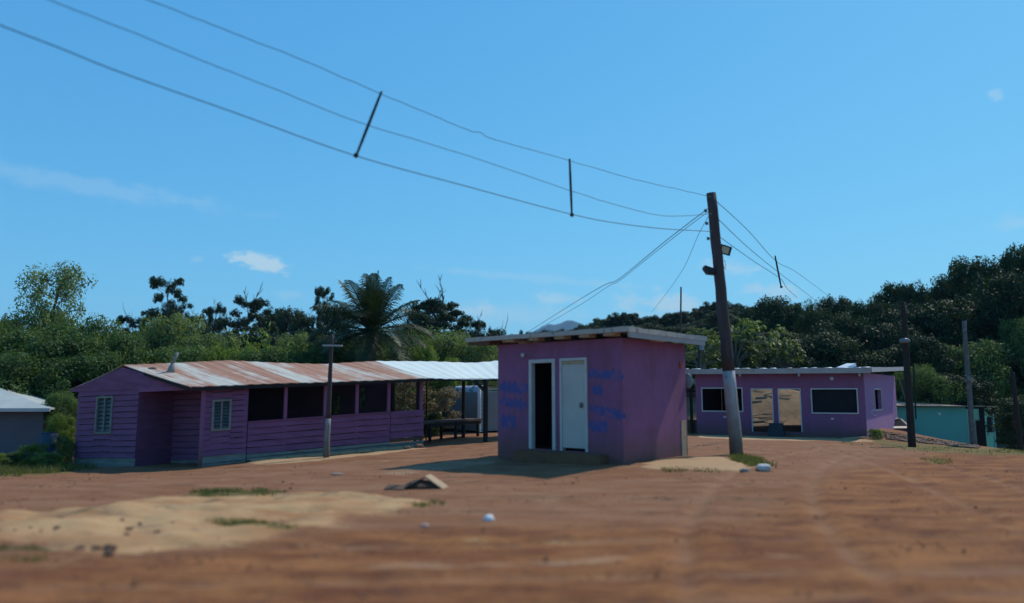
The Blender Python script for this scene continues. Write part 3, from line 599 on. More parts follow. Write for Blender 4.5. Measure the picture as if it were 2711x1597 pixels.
# verandah parapet
xs_ = SL.px(1033, 1100)[0]
boards(SL, xD + .02, xs_ - .01, ptop, lambda x: pbot(x) + .17, 5, pb, shack, 'parapet', 31, wob=.018)
boards(SL, xD + .02, xs_ - .01, lambda x: pbot(x) + .17, lambda x: pbot(x) - .02, 2, gb, shack, 'base_board', 32, wob=.018)
boards(SL, xs_ + .01, LL, lambda x: ptop(x) + .02, lambda x: pbot(x) + .25, 4, pb, shack, 'parapet', 33, wob=.014)
boards(SL, xs_ + .01, LL, lambda x: pbot(x) + .25, lambda x: pbot(x) + .13, 1, M['brown_board'], shack, 'parapet', 35, wob=.014)
boards(SL, xs_ + .01, LL, lambda x: pbot(x) + .13, lambda x: pbot(x) - .02, 2, gb, shack, 'base_board', 34, wob=.014)
w = MB(); w.box(SL, xD + .02, xs_, -.05, .09, ptop(2) + .0, ptop(2) + .03); w.build('parapet_cap', pb, shack)
for u in (652, 757, 862, 946, 1030, 1116):
    x = SL.px(u, 1060)[0]; w = MB(); w.box(SL, x - .045, x + .045, .0, .09, -.1, eave(x) + .03); w.build('post', M['purple'], shack)
# rear structure
DEP = 3.6
w = MB(); xg = SL.px(889, 1070, DEP)[0]; xg2 = SL.px(901, 1070, DEP)[0]; xr = SL.px(1036, 1060, DEP)[0]
w.wall(SL, -2.2, xr, -.3, 2.35, DEP, DEP + .04, [(xg - .08, xg2, .75, 1.75), (SL.px(955, 1040, DEP)[0], SL.px(966, 1040, DEP)[0], 1.2, 1.9)]); w.build('rear_wall', M['interior'], shack)
w = MB(); w.box(SL, xD - .04, xD, .1, DEP - .02, -.2, 2.3); w.build('partition', M['interior'], shack)
w = MB(); x = SL.px(1105, 1050, DEP)[0]; w.box(SL, x - .05, x + .05, DEP - .1, DEP, -.2, 2.3); x = xr; w.box(SL, x - .05, x + .05, DEP - .2, DEP - .1, -.2, 2.3); w.build('rear_posts', M['dark_wood'], shack)
rp1 = SL.pt(-2.2, DEP, 0); w = MB(); sR = Fr(sA, rp1 + Vector((0, 0, 0)), 0); w.box(sR, 0.02, sR.L - .02, -.02, .02, -.3, 1.7); w.build('end_wall', M['purple_board'], shack)
w = MB(); w.box(SL, -.0, LL, .12, DEP - .02, -.35, -.04); w.build('floor', M['dark_wood'], shack)
# roof
rdir = sdir; rO = P(325, 966, 21.9)
ridge = [(325, 966), (455, 961), (600, 954), (720, 960), (850, 964), (992, 956)]; ridge2 = [(992, 956), (1150, 957), (1250, 960), (1320, 955), (1440, 953)]
eO = P(505, 1023, 20.2)
eav = [(505, 1024), (560, 1022), (760, 1014), (900, 1010), (1020, 1006), (1136, 1001)]; eav2 = [(1136, 1001), (1190, 1003), (1260, 1004), (1330, 1002), (1440, 1000)]
def resamp(pts, n):
    L = [0]
    for a, b_ in zip(pts, pts[1:]): L.append(L[-1] + (b_ - a).length)
    out = []
    for k in range(n + 1):
        s_ = L[-1] * k / n
        for i in range(len(pts) - 1):
            if s_ <= L[i + 1] + 1e-6: f = (s_ - L[i]) / max(L[i + 1] - L[i], 1e-6); out.append(pts[i].lerp(pts[i + 1], f)); break
    return out, L[-1]
def roofsheet(top, bot, name, mat, parent, n=70, thick=.02, jit=.02, seed=4, ulen=None):
    T, lt = resamp(top, n); B_, lb = resamp(bot, n); rs = random.Random(seed); rows = []; m_ = MB(); uv = []
    jb = [rs.uniform(-jit, jit) for _ in range(n // 5 + 2)]
    for j in range(5):
        f = j / 4; r_ = []
        for k in range(n + 1):
            p = T[k].lerp(B_[k], f); dd = (B_[k] - T[k]).normalized()
            if j == 4: p = p + dd * jb[k // 5]
            p = p + Vector((0, 0, .014 * math.sin(k * 1.7) * 0.6 - .02 * math.sin(math.pi * f) * (1 + .5 * math.sin(k * .21 + seed))))
            r_.append(p); uv.append((lb * k / n, f * 3.2))
        rows.append(r_)
    m_.grid(rows); n0 = len(m_.v)
    rows2 = [[p - Vector((0, 0, thick)) for p in r_] for r_ in rows]; m_.grid(rows2); uv += uv
    c = n + 1
    for k in range(n): m_.f.append((4 * c + k, 4 * c + k + 1, n0 + 4 * c + k + 1, n0 + 4 * c + k)); m_.f.append((k, k + 1, n0 + k + 1, n0 + k))
    for j in range(4): m_.f.append((j * c, (j + 1) * c, n0 + (j + 1) * c, n0 + j * c)); m_.f.append((j * c + n, (j + 1) * c + n, n0 + (j + 1) * c + n, n0 + j * c + n))
    m_.uv = uv; return m_.build(name, mat, parent)
RT = [hitline(u, v, rO, rdir) for u, v in ridge]; EV = [hitline(u, v, eO, rdir) for u, v in eav]
roofsheet(RT, EV, 'roof', M['rust_roof'], shack)
perp = Vector((-rdir.y, rdir.x, 0))
RB = [p + perp * 2.0 - Vector((0, 0, .62)) + rdir * (-.9 if i == 0 else 0) for i, p in enumerate(RT)]; RB[0] = P(186, 1030, 22.7)
RTb = [p + Vector((0, 0, -.012)) - perp * .06 for p in RT]
roofsheet(RTb, RB, 'rear_roof', M['rust_roof'], shack, seed=9)
w = MB(); w.bar(EV[0] + Vector((.02, .06, -.07)), EV[-1] + Vector((0, .06, -.07)), .05, .08); w.bar(RT[0] + Vector((.1, .05, -.08)), EV[0] + Vector((-.05, .05, -.08)), .04, .08); w.build('eave_beam', M['dark_wood'], shack)
# canopy: separate white roof on posts
can = thing('canopy', 'white tin canopy on dark posts joined to the shack end', 'canopy', hitline(1285, 1165, eO, rdir))
RT2 = [hitline(u, v, rO, rdir) for u, v in ridge2]; EV2 = [hitline(u, v, eO, rdir) for u, v in eav2]
RT2[0] += rdir * .02; EV2[0] += rdir * .02
roofsheet(RT2, EV2, 'roof', M['white_roof'], can, n=50, seed=3)
w = MB(); w.bar(EV2[0] + Vector((0, .07, -.06)), EV2[-1] + Vector((0, .07, -.06)), .06, .08); w.bar(RT2[0] + Vector((0, .0, -.08)), RT2[-1] + Vector((0, 0, -.08)), .06, .08); w.build('beam', M['dark_wood'], can)
def cpost(u, line0, vt, mat=M['dark_wood'], w_=.09, vb=None):
    p = hitline(u, vt, line0, rdir); g = gz(p.x, p.y); m_ = MB(); m_.tube([Vector((p.x, p.y, g - .15)), Vector((p.x, p.y, p.z - .05))], w_ / 2, 8); m_.build('post', mat, can); return p
pp = cpost(1286, eO, 1003, w_=.16); cpost(1228, rO, 962, w_=.13); cpost(1131, rO, 962, M['dark_wood'], .05)
w = MB(); q = hitline(1258, 1004, eO, rdir); w.bar(q + Vector((0, 0, -.06)), pp + Vector((0, 0, -.45)), .07, .09); w.build('brace', M['dark_wood'], can)
# vent pipe on rust roof
q = P(452, 990, 21.6); roofz = q
w = MB(); w.tube([q + Vector((0, 0, -.05)), q + Vector((.02, 0, .18)), q + Vector((.05, 0, .32))], [.14, .09, .05], 12); w.tube([q + Vector((.05, 0, .30)), q + Vector((.16, 0, .62))], [.045, .045], 10); w.sm = True
w.build('vent_pipe', M['trailer_grey'], shack)
w = MB(); w.ell(P(405, 976, 21.8), (.13, .1, .05), jit=.2, rnd=rnd); w.build('roof_patch', M['plank_dark'], shack)

# workbench under canopy
ta, tb = P(1126, 1117, 24.9), P(1277, 1108, 28.0)
wb = thing('workbench', 'long dark timber table standing under the white canopy', 'table', Vector((ta.x, ta.y, gz(ta.x, ta.y))))
TF = Fr(ta, tb, (tb.z - ta.z) / (Vector((tb.x - ta.x, tb.y - ta.y)).length)); w = MB(); w.box(TF, -.1, TF.L, 0, .75, -.07, 0); w.build('tabletop', surf('old_brown_timber', (.11, .075, .06), (.06, .045, .04), 2, .8, .2), wb)
for f in (.09, .52, .93):
    for yo in (.04, .66):
        x = TF.L * f; p = TF.pt(x, yo, 0); g = gz(p.x, p.y); w = MB(); w.tube([Vector((p.x, p.y, g - .05)), p - Vector((0, 0, .07))], .055, 8); w.build('leg', M['dark_wood'], wb)
w = MB(); w.box(TF, .1, TF.L - .05, .03, .07, -.20, -.072); w.build('rail', M['dark_wood'], wb)

# trailer
ca, cb, cc = P(1168, 1148, 33.5), P(1268, 1156, 30.5), P(1350, 1156, 32.5)
zb_ = -0.02; tr = thing('box_trailer', 'white box trailer with ribbed end behind the canopy', 'trailer', Vector((cb.x, cb.y, zb_)))
TFa = Fr(Vector((ca.x, ca.y, zb_)), Vector((cb.x, cb.y, zb_))); TFb = Fr(Vector((cb.x, cb.y, zb_)), Vector((cc.x, cc.y, zb_)))
tht = TFa.px(1262, 1019)[1] - 0.02
w = MB(); w.box(TFa, -1.2, TFa.L - .02, 0, 2.0, .12, tht - .28); w.build('body', M['trailer_grey'], tr)
w = MB(); rr_ = []
for k in range(9):
    a = math.pi / 2 * k / 8; rr_.append([TFa.pt(-1.2, .26 - .26 * math.cos(a), tht - .28 + .28 * math.sin(a)), TFa.pt(TFa.L, .26 - .26 * math.cos(a), tht - .28 + .28 * math.sin(a))])
rr_.append([TFa.pt(-1.2, 2.0, tht), TFa.pt(TFa.L, 2.0, tht)]); w.grid(rr_); w.sm = True; w.build('roof', M['trailer_roof'], tr)
w = MB(); n = 12
for k in range(n):
    z0 = .10 + (tht - .14) * k / n; z1 = z0 + (tht - .14) / n - .045
    w.hexa([TFb.pt(.05, -.05, z0), TFb.pt(TFb.L, -.05, z0), TFb.pt(TFb.L, .05, z0), TFb.pt(.05, .05, z0), TFb.pt(.05, -.005, z1), TFb.pt(TFb.L, -.005, z1), TFb.pt(TFb.L, .05, z1), TFb.pt(.05, .05, z1)])
w.build('siding', M['siding'], tr)
w = MB(); w.box(TFb, -.04, .048, -.07, .05, .08, tht - .02); w.build('corner_trim', M['white'], tr)
for x in (.2, 1.0):
    w = MB(); c = TFa.pt(x, .1, .18); w.tube([c - TFa.y * .06, c + TFa.y * .1], .24, 16); w.build('wheel', M['rubber'], tr)

# ================================================================ far purple house
qL = P(1845, 1149, 39.7); qC = P(2295, 1160, 36.0); qR = P(2378, 1137, 44.4)
house = thing('purple_house', 'larger flat-roofed purple house with two see-through doorways at the back', 'house', qL)
QF = Fr(qL, qC, (qC.z - qL.z) / Vector((qC.x - qL.x, qC.y - qL.y)).length)
QS = Fr(qC, qR, (qR.z - qC.z) / Vector((qR.x - qC.x, qR.y - qC.y)).length)
def qb(fr, u0, u1, v0, v1): a = fr.px(u0, v1); b_ = fr.px(u1, v0); return (a[0], b_[0], a[1], b_[1])
win1 = qb(QF, 1860, 1964, 1028, 1088); win2 = qb(QF, 2151, 2268, 1030, 1093); do1 = qb(QF, 1993, 2044, 1030, 1143); do2 = qb(QF, 2065, 2118, 1030, 1143)
qh = QF.px(1900, 988)[1]
w = MB(); w.wall(QF, 0, QF.L, -.4, qh, 0, .16, [win1, win2, do1, do2]); w.build('front_wall', M['purple_house'], house)
sw = qb(QS, 2317, 2331, 1031, 1086); qhs = QS.px(2300, 988)[1]
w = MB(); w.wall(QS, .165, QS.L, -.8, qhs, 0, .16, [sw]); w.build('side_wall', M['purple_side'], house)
RD = 6.0
w = MB(); a0 = QF.px(1975, 1100, RD)[0]; a1 = QF.px(2128, 1100, RD)[0]; b0 = QF.px(1890, 1060, RD)[0]; b1 = QF.px(1908, 1060, RD)[0]
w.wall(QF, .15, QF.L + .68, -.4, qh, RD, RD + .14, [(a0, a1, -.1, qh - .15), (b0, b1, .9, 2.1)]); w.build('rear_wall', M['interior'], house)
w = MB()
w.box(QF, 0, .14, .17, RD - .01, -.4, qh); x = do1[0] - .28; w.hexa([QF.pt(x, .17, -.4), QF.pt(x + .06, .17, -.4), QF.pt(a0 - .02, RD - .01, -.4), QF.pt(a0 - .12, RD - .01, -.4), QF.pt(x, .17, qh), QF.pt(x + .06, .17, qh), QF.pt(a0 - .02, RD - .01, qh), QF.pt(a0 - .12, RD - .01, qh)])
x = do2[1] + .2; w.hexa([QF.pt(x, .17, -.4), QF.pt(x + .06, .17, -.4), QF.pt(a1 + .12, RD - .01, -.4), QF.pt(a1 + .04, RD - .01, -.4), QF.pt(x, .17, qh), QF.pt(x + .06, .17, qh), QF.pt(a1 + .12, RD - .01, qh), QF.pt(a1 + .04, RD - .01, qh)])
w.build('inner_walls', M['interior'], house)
w = MB(); w.box(QF, .15, QF.L - .02, .17, RD, -.4, -.02); w.build('floor', M['concrete'], house)
for wb_, s_ in ((win1, 1), (win2, 1)):
    w = MB(); w.frame(QF, wb_[0] - .04, wb_[1] + .04, wb_[2] - .04, wb_[3] + .04, .06, -.03, -.003, True); f_ = w.build('window', M['frame_white'], house)
w = MB(); w.box(QF, win2[0] + .05, win2[1] - .05, .08, .10, win2[2] + .05, win2[3] - .05); w.build('pane', M['glass'], f_)
for dd in (do1, do2):
    w = MB(); w.frame(QF, dd[0] - .03, dd[1] + .03, dd[2], dd[3] + .03, .055, -.03, -.003, False); w.build('door_frame', M['frame_white'], house)
w = MB(); w.frame(QS, sw[0] - .05, sw[1] + .05, sw[2] - .04, sw[3] + .04, .07, -.03, -.003, True); f_ = w.build('window', M['frame_white'], house)
# roof
w = MB(); x0 = QF.px(1790, 985)[0]; x1 = QF.L + .10; zf0, zf1 = QF.px(1900, 991, -.5)[1], QF.px(1900, 977, -.5)[1]
zsl = .0
w.hexa([QF.pt(x0, -.45, zf1 - .05), QF.pt(x1, -.45, zf1 - .05), QS.pt(QS.L + .3, -.18, 0) * 1 + Vector((0, 0, 0)), QF.pt(x0, RD + .3, zf1 - .05)] * 1 + [QF.pt(x0, -.45, zf1 - .01), QF.pt(x1, -.45, zf1 - .01), QS.pt(QS.L + .3, -.18, 0), QF.pt(x0, RD + .3, zf1 - .01)]) if False else None
ztop_w = QF.pt(QF.L, 0, zf1).z
def rp(p, z): return Vector((p.x, p.y, z))
fl, fr_, br, bl = QF.pt(x0, -.45, 0), QF.pt(QF.L + .36, -.45, 0), QS.pt(QS.L + .4, -.45, 0), QF.pt(x0, RD + .4, 0)
zfl = QF.pt(x0, -.45, zf1).z; zfr = QF.pt(QF.L, -.45, QF.px(2300, 974, -.45)[1]).z; zbr = hitline(2392, 972, QS.pt(0, -.45, 0), QS.x).z
w.hexa([rp(fl, zfl - .05), rp(fr_, zfr - .05), rp(br, zbr - .05), rp(bl, zfl + .05), rp(fl, zfl), rp(fr_, zfr), rp(br, zbr), rp(bl, zfl + .1)]); hroof = w.build('roof', M['galv'], house)
def fasc(pa, pb_, za, zb2, hh_, name, mat, th=.03, o=(0, 0, 0)):
    o = Vector(o); d_ = Vector((pb_.x - pa.x, pb_.y - pa.y, 0)).normalized(); n_ = Vector((d_.y, -d_.x, 0)) * th
    a, b_ = pa + o, pb_ + o; m_ = MB(); m_.hexa([rp(a, za - hh_), rp(b_, zb2 - hh_), rp(b_ - n_, zb2 - hh_), rp(a - n_, za - hh_), rp(a, za), rp(b_, zb2), rp(b_ - n_, zb2), rp(a - n_, za)]); return m_.build(name, mat, hroof)
nF = -QF.y * .035; fasc(fl, fr_, zfl + .01, zfr + .01, .26, 'fascia', M['fascia2'], o=nF)
nS = -QS.y * .035; fasc(fr_ + QS.x * .05, br, zfr + .012, zbr + .012, .22, 'fascia', M['frame_white'], o=nS)
for u in (1832, 1962, 2117, 2276):
    x = QF.px(u, 990)[0]; zz_ = QF.px(u, 997)[1]; w = MB(); w.box(QF, x - .045, x + .045, -.44, -.003, zz_, zf1 - .22); w.build('rafter', M['fascia2'], hroof)
rs = random.Random(3)
for i in range(16):   # bent sheet ends and weights along the roof edge
    f = i / 15 + rs.uniform(-.02, .02); f = min(max(f, .01), .98); p = fl.lerp(fr_, f) + QF.y * rs.uniform(.0, .5); z_ = zfl + (zfr - zfl) * f
    w = MB(); w.ell(Vector((p.x, p.y, z_ + .02)), (rs.uniform(.12, .3), .2, rs.uniform(.02, .04)), 8, 5); w.sm = True; w.build('roof_sheet_lap', M['galv'], hroof)
q = P(2238, 978, 37.5); q2 = P(2266, 967, 37.5); w = MB(); w.bar(q, q2, .06, .10); w.bar(q + Vector((0, 1.0, .05)), q2 + Vector((0, 1.0, .05)), .06, .1)
w.hexa([q + Vector((0, 0, .05)), q2 + Vector((0, 0, .05)), q2 + Vector((0, 1, .1)), q + Vector((0, 1, .1)), q + Vector((0, 0, .09)), q2 + Vector((0, 0, .09)), q2 + Vector((0, 1, .14)), q + Vector((0, 1, .14))]); w.build('tilted_panel', M['white'], house)
lx, lz = QF.px(2202, 1002.5); w = MB(); w.tube([QF.pt(lx, -.05, lz), QF.pt(lx, -.003, lz)], .075, 16); f_ = w.build('light_fixture', M['white'], house)
w = MB(); w.tube([QF.pt(lx, -.07, lz), QF.pt(lx, -.051, lz)], .028, 12); w.build('bulb_holder', M['black'], f_)
for (u, v) in ((2204, 1109), (1919, 1104)):
    x, z = QF.px(u, v); w = MB(); w.box(QF, x - .07, x + .07, -.03, -.003, z - .04, z + .04); w.build('socket_box', M['frame_white'], house)
# chalk scrawl on the side wall
def scr(fr, pts, wd, parent, mat):
    m_ = MB(); q_ = [fr.px(u, v) for u, v in pts]
    for (xa, za), (xb2, zb2) in zip(q_, q_[1:]): m_.bar(fr.pt(xa, -.008, za), fr.pt(xb2, -.008, zb2), wd, wd, Vector((.3, .2, 1)))
    return m_.build('chalk_scrawl', mat, parent)
scr(QS, [(2302, 1056), (2303, 1062), (2307, 1068), (2314, 1072)], .025, house, M['chalk']); scr(QS, [(2317, 1085), (2309, 1088), (2306, 1093), (2309, 1098), (2316, 1101), (2320, 1099)], .025, house, M['chalk'])
w = MB(); a = QS.pt(QS.L + .25, -.2, qhs - .15); w.bar(a, a + Vector((.32, -.1, -1.6)), .05, .07); w.build('leaning_batten', M['plank_dark'], house)
w = MB(); w.box(QS, .3, QS.L + .2, -.22, -.01, -.7, -.28); w.build('plinth', M['stone'], house)
# lean-to left of the house
x0b = x0 + .1
w = MB(); w.box(QF, x0b, -.02, .5, .62, -.4, .72); w.build('low_wall', M['concrete'], house)
w = MB()
for x in (x0b + .55, -.42): w.box(QF, x, x + .09, .35, .44, -.4, qh)
w.box(QF, x0b, -.02, .2, .26, 1.95, 2.03); w.box(QF, x0b, -.02, .9, .96, 2.2, 2.28); w.build('lean_to_posts', M['dark_wood'], house)
# bin
bp_ = onground(2059, 1146); bx = QF.pt(QF.px(2059, 1144)[0], -.45, 0); zg = gz(bx.x, bx.y)
bin_ = thing('rubbish_bin', 'dark tapered bin standing between the two doorways of the far house', 'bin', Vector((bx.x, bx.y, zg)))
BF = Fr(Vector((bx.x, bx.y, zg)), Vector((bx.x, bx.y, zg)) + QF.x); w = MB(); hb = .60; a, b_ = .38, .31
w.hexa([BF.pt(-a, -.25, 0), BF.pt(a, -.25, 0), BF.pt(a, .25, 0), BF.pt(-a, .25, 0), BF.pt(-b_, -.21, hb), BF.pt(b_, -.21, hb), BF.pt(b_, .21, hb), BF.pt(-b_, .21, hb)]); w.build('body', M['bin'], bin_)
w = MB(); w.box(BF, -b_ - .02, b_ + .02, -.23, .23, hb + .002, hb + .04); w.build('lid', M['bin'], bin_)

# ================================================================ green building
eC = P(2560, 1130, 46); eL = P(2340, 1130, 47.5); eR = P(2629, 1130, 49.5); zgb = -2.1
gbd = thing('green_building', 'low sea-green building beyond the bank at the right', 'building', Vector((eC.x, eC.y, zgb)))
G1 = Fr(eL, eC, 0, zgb); G2 = Fr(eC, eR, 0, zgb); gt1 = G1.px(2500, 1078)[1]; gt2 = G2.px(2600, 1084)[1]
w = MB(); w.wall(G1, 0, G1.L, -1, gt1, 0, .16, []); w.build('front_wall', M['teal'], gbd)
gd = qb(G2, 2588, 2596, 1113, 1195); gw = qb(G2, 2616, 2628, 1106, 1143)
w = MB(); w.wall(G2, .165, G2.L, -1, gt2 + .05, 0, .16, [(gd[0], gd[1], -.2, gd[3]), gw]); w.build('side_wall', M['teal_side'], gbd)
w = MB(); w.box(G2, G2.L - .02, G2.L + .25, -.05, .15, -1, gt2 - .3); w.build('lit_edge_strip', surf('lit_edge_green', (.35, .55, .48), None, 2), gbd)  # pale strip standing in for the lit far edge of the wall
w = MB(); w.box(G1, 0, G1.L, 5, 5.15, -1, gt1); w.box(G1, .5, G1.L + 1.5, 2.2, 2.3, -1, gt1 - .1); w.build('rear_wall', M['dark_wood'], gbd)
w = MB(); w.frame(G2, gd[0] - .06, gd[1] + .06, -.2, gd[3] + .06, .06, -.03, -.003, False); w.build('door_frame', M['bare_board'], gbd)
w = MB(); w.frame(G2, gw[0] - .05, gw[1] + .05, gw[2] - .05, gw[3] + .05, .06, -.03, -.003); f_ = w.build('window', M['dark_wood'], gbd)
w = MB(); w.box(G2, gw[0], gw[1], .05, .07, gw[2], gw[3]); w.build('pane', M['glass'], f_)
p1, p2, p3, p4 = G1.pt(-.3, -.3, gt1 + .05), G1.pt(G1.L, -.3, gt1 + .03), G2.pt(G2.L + .5, -.3, gt2 + .12), G1.pt(0, 5.4, gt1 + .5)
w = MB(); w.hexa([p1, p2, p3, p4] + [p + Vector((0, 0, .05)) for p in (p1, p2, p3, p4)]); w.build('roof', surf('rusty_roof_edge', (.2, .13, .08), (.3, .28, .22), 2), gbd)
lx, lz = G1.px(2487, 1096); w = MB(); w.tube([G1.pt(lx, -.05, lz), G1.pt(lx, -.003, lz)], .07, 12); w.build('light_fixture', M['white'], gbd)

# ================================================================ left neighbour
nb = thing('grey_house', 'grey house with pale hipped tin roof cut by the left edge', 'house', P(100, 1230, 24))
n1, n0 = P(104, 1230, 24.0), P(-330, 1230, 23.4); NF = Fr(n0, n1, 0, gz(n1.x, n1.y)); nt_ = NF.px(50, 1082)[1]
w = MB(); w.wall(NF, 0, NF.L, -.4, nt_, 0, .14, []); w.box(NF, NF.L - .14, NF.L, .145, 6, -.4, nt_); w.box(NF, 0, NF.L - .14, 5.9, 6, -.4, nt_); w.build('wall', M['grey_wall'], nb)
E = [NF.pt(-.4, -.35, 0), NF.pt(NF.L + .36, -.35, 0), NF.pt(NF.L - .9, 5.4, 0), NF.pt(-.4, 6.4, 0)]; ez = nt_ + NF.o.z + .02
E = [Vector((p.x, p.y, ez)) for p in E]; Rr = P(-90, 1002, 26.8); Rl = NF.pt(1.0, 3.0, 0); Rl = Vector((Rl.x, Rl.y, Rr.z))
w = MB(); w.add(E + [Rl, Rr], [(0, 1, 5, 4), (1, 2, 5), (2, 3, 4, 5), (3, 0, 4)]); w.add([p - Vector((0, 0, .05)) for p in E + [Rl, Rr]], [(4, 5, 1, 0), (5, 2, 1), (5, 4, 3, 2), (4, 0, 3)])
for i in range(4): j = (i + 1) % 4; w.f.append((i, j, 6 + j, 6 + i))
w.build('roof', surf('dull_pale_tin', (.48, .50, .46), (.38, .40, .37), 1.2, .6, .1), nb)
w = MB(); w.bar(E[0] + Vector((0, -.02, -.06)), E[1] + Vector((0, -.02, -.06)), .04, .10); w.build('fascia', M['frame_white'], nb)
p = onground(130, 1215); by = 22.6; p = Vector((P(131, 1170, by).x, by, gz(P(131, 1170, by).x, by)))
br_ = thing('water_drum', 'blue plastic drum half hidden in bushes left of the shack', 'drum', p)
w = MB(); w.tube([p + Vector((0, 0, z)) for z in (0, .05, .3, .33, .36, .65, .68, .71, .95, 1.0)], [.24, .27, .27, .285, .27, .27, .285, .27, .27, .24], 18); w.sm = True; w.build('body', M['blue'], br_)
w = MB(); w.tube([p + Vector((0, 0, 1.0)), p + Vector((0, 0, 1.03))], .25, 18); w.build('lid', M['blue'], br_)

# ================================================================ poles
def seg(p0, p1, f): return p0.lerp(p1, f)
def make_pole(name, label, ub, vb, ut, vt, Y, rb, rt, mat, white=None, wmat=None, cat='pole', seed=0, bend=0.0, Yt=None):
    b_ = P(ub, vb, Y); t_ = P(ut, vt, Yt or Y); th_ = thing(name, label, cat, b_); rs = random.Random(seed)
    n = 16; pts = [seg(b_, t_, i / n) + Vector((rs.uniform(-1, 1) * rb * .06 + bend * math.sin(math.pi * i / n), 0, 0)) for i in range(n + 1)]; pts[0] = pts[0] - Vector((0, 0, .25)); rad = [rb + (rt - rb) * i / n for i in range(n + 1)]
    k = 0
    if white: k = int(round(white * n)); m_ = MB(); m_.tube(pts[:k + 1], rad[:k + 1], 18); m_.sm = True; m_.build('painted_base', wmat, th_)
    m_ = MB(); m_.tube(pts[k:], rad[k:], 18); m_.sm = False; o = m_.build('shaft', mat, th_); smooth(o)
    return th_, b_, t_
PY = 18.9
pole, pb0, pt0 = make_pole('utility_pole', 'tall leaning timber utility pole, whitewashed at its foot, with two floodlights', 1951, 1206, 1883, 512, PY, .165, .125, M['pole'], white=5 / 16 * 0.92, wmat=M['pole_white'], seed=1)
w = MB()
for z_ in (.93, .88, .82): q = seg(pb0, pt0, z_); w.tube([q + Vector((-.16, 0, 0)), q + Vector((-.2, 0, 0))], .03, 8); w.tube([q + Vector((-.2, 0, -.03)), q + Vector((-.2, 0, .04))], .035, 8)
w.build('insulator', M['pole_grey'], pole)
def flood(u, v, ang, facing, parent, lens):
    c = P(u, v, PY - .05); ax = Vector((math.cos(R(ang)), 0, math.sin(R(ang)))); ay = Vector((-math.sin(R(ang)), 0, math.cos(R(ang)))); az = Vector((0, -1, -.25)).normalized() if facing else Vector((.0, .5, -.3)).normalized()
    hw, hh_, dp = .155, .125, .07; m_ = MB()
    m_.hexa([c + ax * sx_ * hw + ay * sy_ * hh_ + az * 0 for sx_, sy_ in ((-1, -1), (1, -1), (1, 1), (-1, 1))] + [c + ax * sx_ * hw * .8 + ay * sy_ * hh_ * .8 - az * dp for sx_, sy_ in ((-1, -1), (1, -1), (1, 1), (-1, 1))])
    o = m_.build('floodlight', M['black'], parent)
    if lens:
        m_ = MB(); m_.hexa([c + ax * sx_ * hw * .62 + ay * sy_ * hh_ * .7 + az * .003 for sx_, sy_ in ((-1, -1), (1, -1), (1, 1), (-1, 1))] + [c + ax * sx_ * hw * .62 + ay * sy_ * hh_ * .7 + az * .012 for sx_, sy_ in ((-1, -1), (1, -1), (1, 1), (-1, 1))]); m_.build('reflector', M['lens'], o)
    return c
c = flood(1920, 662, -18, True, pole, True); q = hitline(1905, 655, pb0, Vector((1, 0, 0))); w = MB(); w.bar(c + Vector((-.18, .08, .02)), c + Vector((-.05, .08, 0)), .05, .05); w.build('bracket', M['black'], pole)
c = P(1878, 714, PY - .05); w = MB()
w.hexa([c + Vector(v_) for v_ in ((-.16, -.1, .03), (-.06, -.1, -.12), (-.06, .12, -.12), (-.16, .12, .03), (-.13, -.1, .10), (.10, -.1, .02), (.10, .12, .02), (-.13, .12, .10))]); w.hexa([c + Vector(v_) for v_ in ((-.06, -.09, -.12), (.13, -.09, -.14), (.13, .1, -.14), (-.06, .1, -.12), (-.08, -.09, .05), (.13, -.09, .02), (.13, .1, .02), (-.08, .1, .05))]); w.build('floodlight', M['black'], pole)
w = MB(); a = P(1912, 690, PY - .1); w.tube([a, a + Vector((.03, 0, -.12)), a + Vector((.07, 0, -.25)), a + Vector((.09, 0, -.16)), a + Vector((.06, 0, .02))], .006, 6); w.build('loose_cable', M['wire'], pole)

cp_, cb0, ct0 = make_pole('cross_topped_pole', 'thin grey pole with short crosspiece standing before the verandah', 864, 1212, 879, 885, 21.0, .085, .045, M['pole'], white=.34, wmat=M['pole_white'], seed=2)
w = MB(); a, b_ = P(855, 915, 21.0), P(908, 916, 21.0); w.bar(a + Vector((0, -.07, 0)), b_ + Vector((0, -.07, 0)), .06, .045); w.build('crosspiece', M['pole_white'], cp_)
make_pole('utility_pole', 'dark brown rough pole just right of the far purple house', 2415, 1183, 2390, 800, 28, .14, .09, M['pole_dark'], seed=3)[0]
w = MB(); w.tube([P(2425, 1110, 28.1), P(2422, 1030, 28.1), P(2418, 960, 28.1)], .03, 6)
_o = [o for o in bpy.data.objects if o.name == 'utility_pole.001'][0]; w.build('service_cable', M['wire'], _o)
w = MB(); q = P(2395, 902, 27.8); w.ell(q, (.22, .1, .1)); w.sm = True; w.build('insulator', M['greyblue'], _o)
gp, gb0, gt0 = make_pole('utility_pole', 'grey pole with small blue fitting before the green building corner', 2577, 1181, 2552, 850, 34, .125, .09, M['pole_grey'], seed=4)
w = MB(); q = P(2567, 1000, 33.8); w.tube([q + Vector((0, 0, -.15)), q + Vector((0, 0, .02))], [.1, .13], 10); w.tube([q + Vector((-.22, 0, .12)), q], .03, 6); w.build('lamp_fitting', M['greyblue'], gp)
make_pole('utility_pole', 'faint dark pole standing in shade at the far right edge', 2702, 1188, 2680, 985, 36, .12, .09, M['pole_dark'], seed=5)
mp, _, _ = make_pole('thin_mast', 'thin dark mast rising above the hut roof against the ridge', 1799, 1140, 1803, 760, 42, .055, .045, M['pole'], seed=6, cat='mast')
mp2, _, _ = make_pole('thin_pole', 'thin pole with small white box beside the hut eave', 1848, 1130, 1852, 895, 44, .09, .08, M['dark_wood'], seed=7)
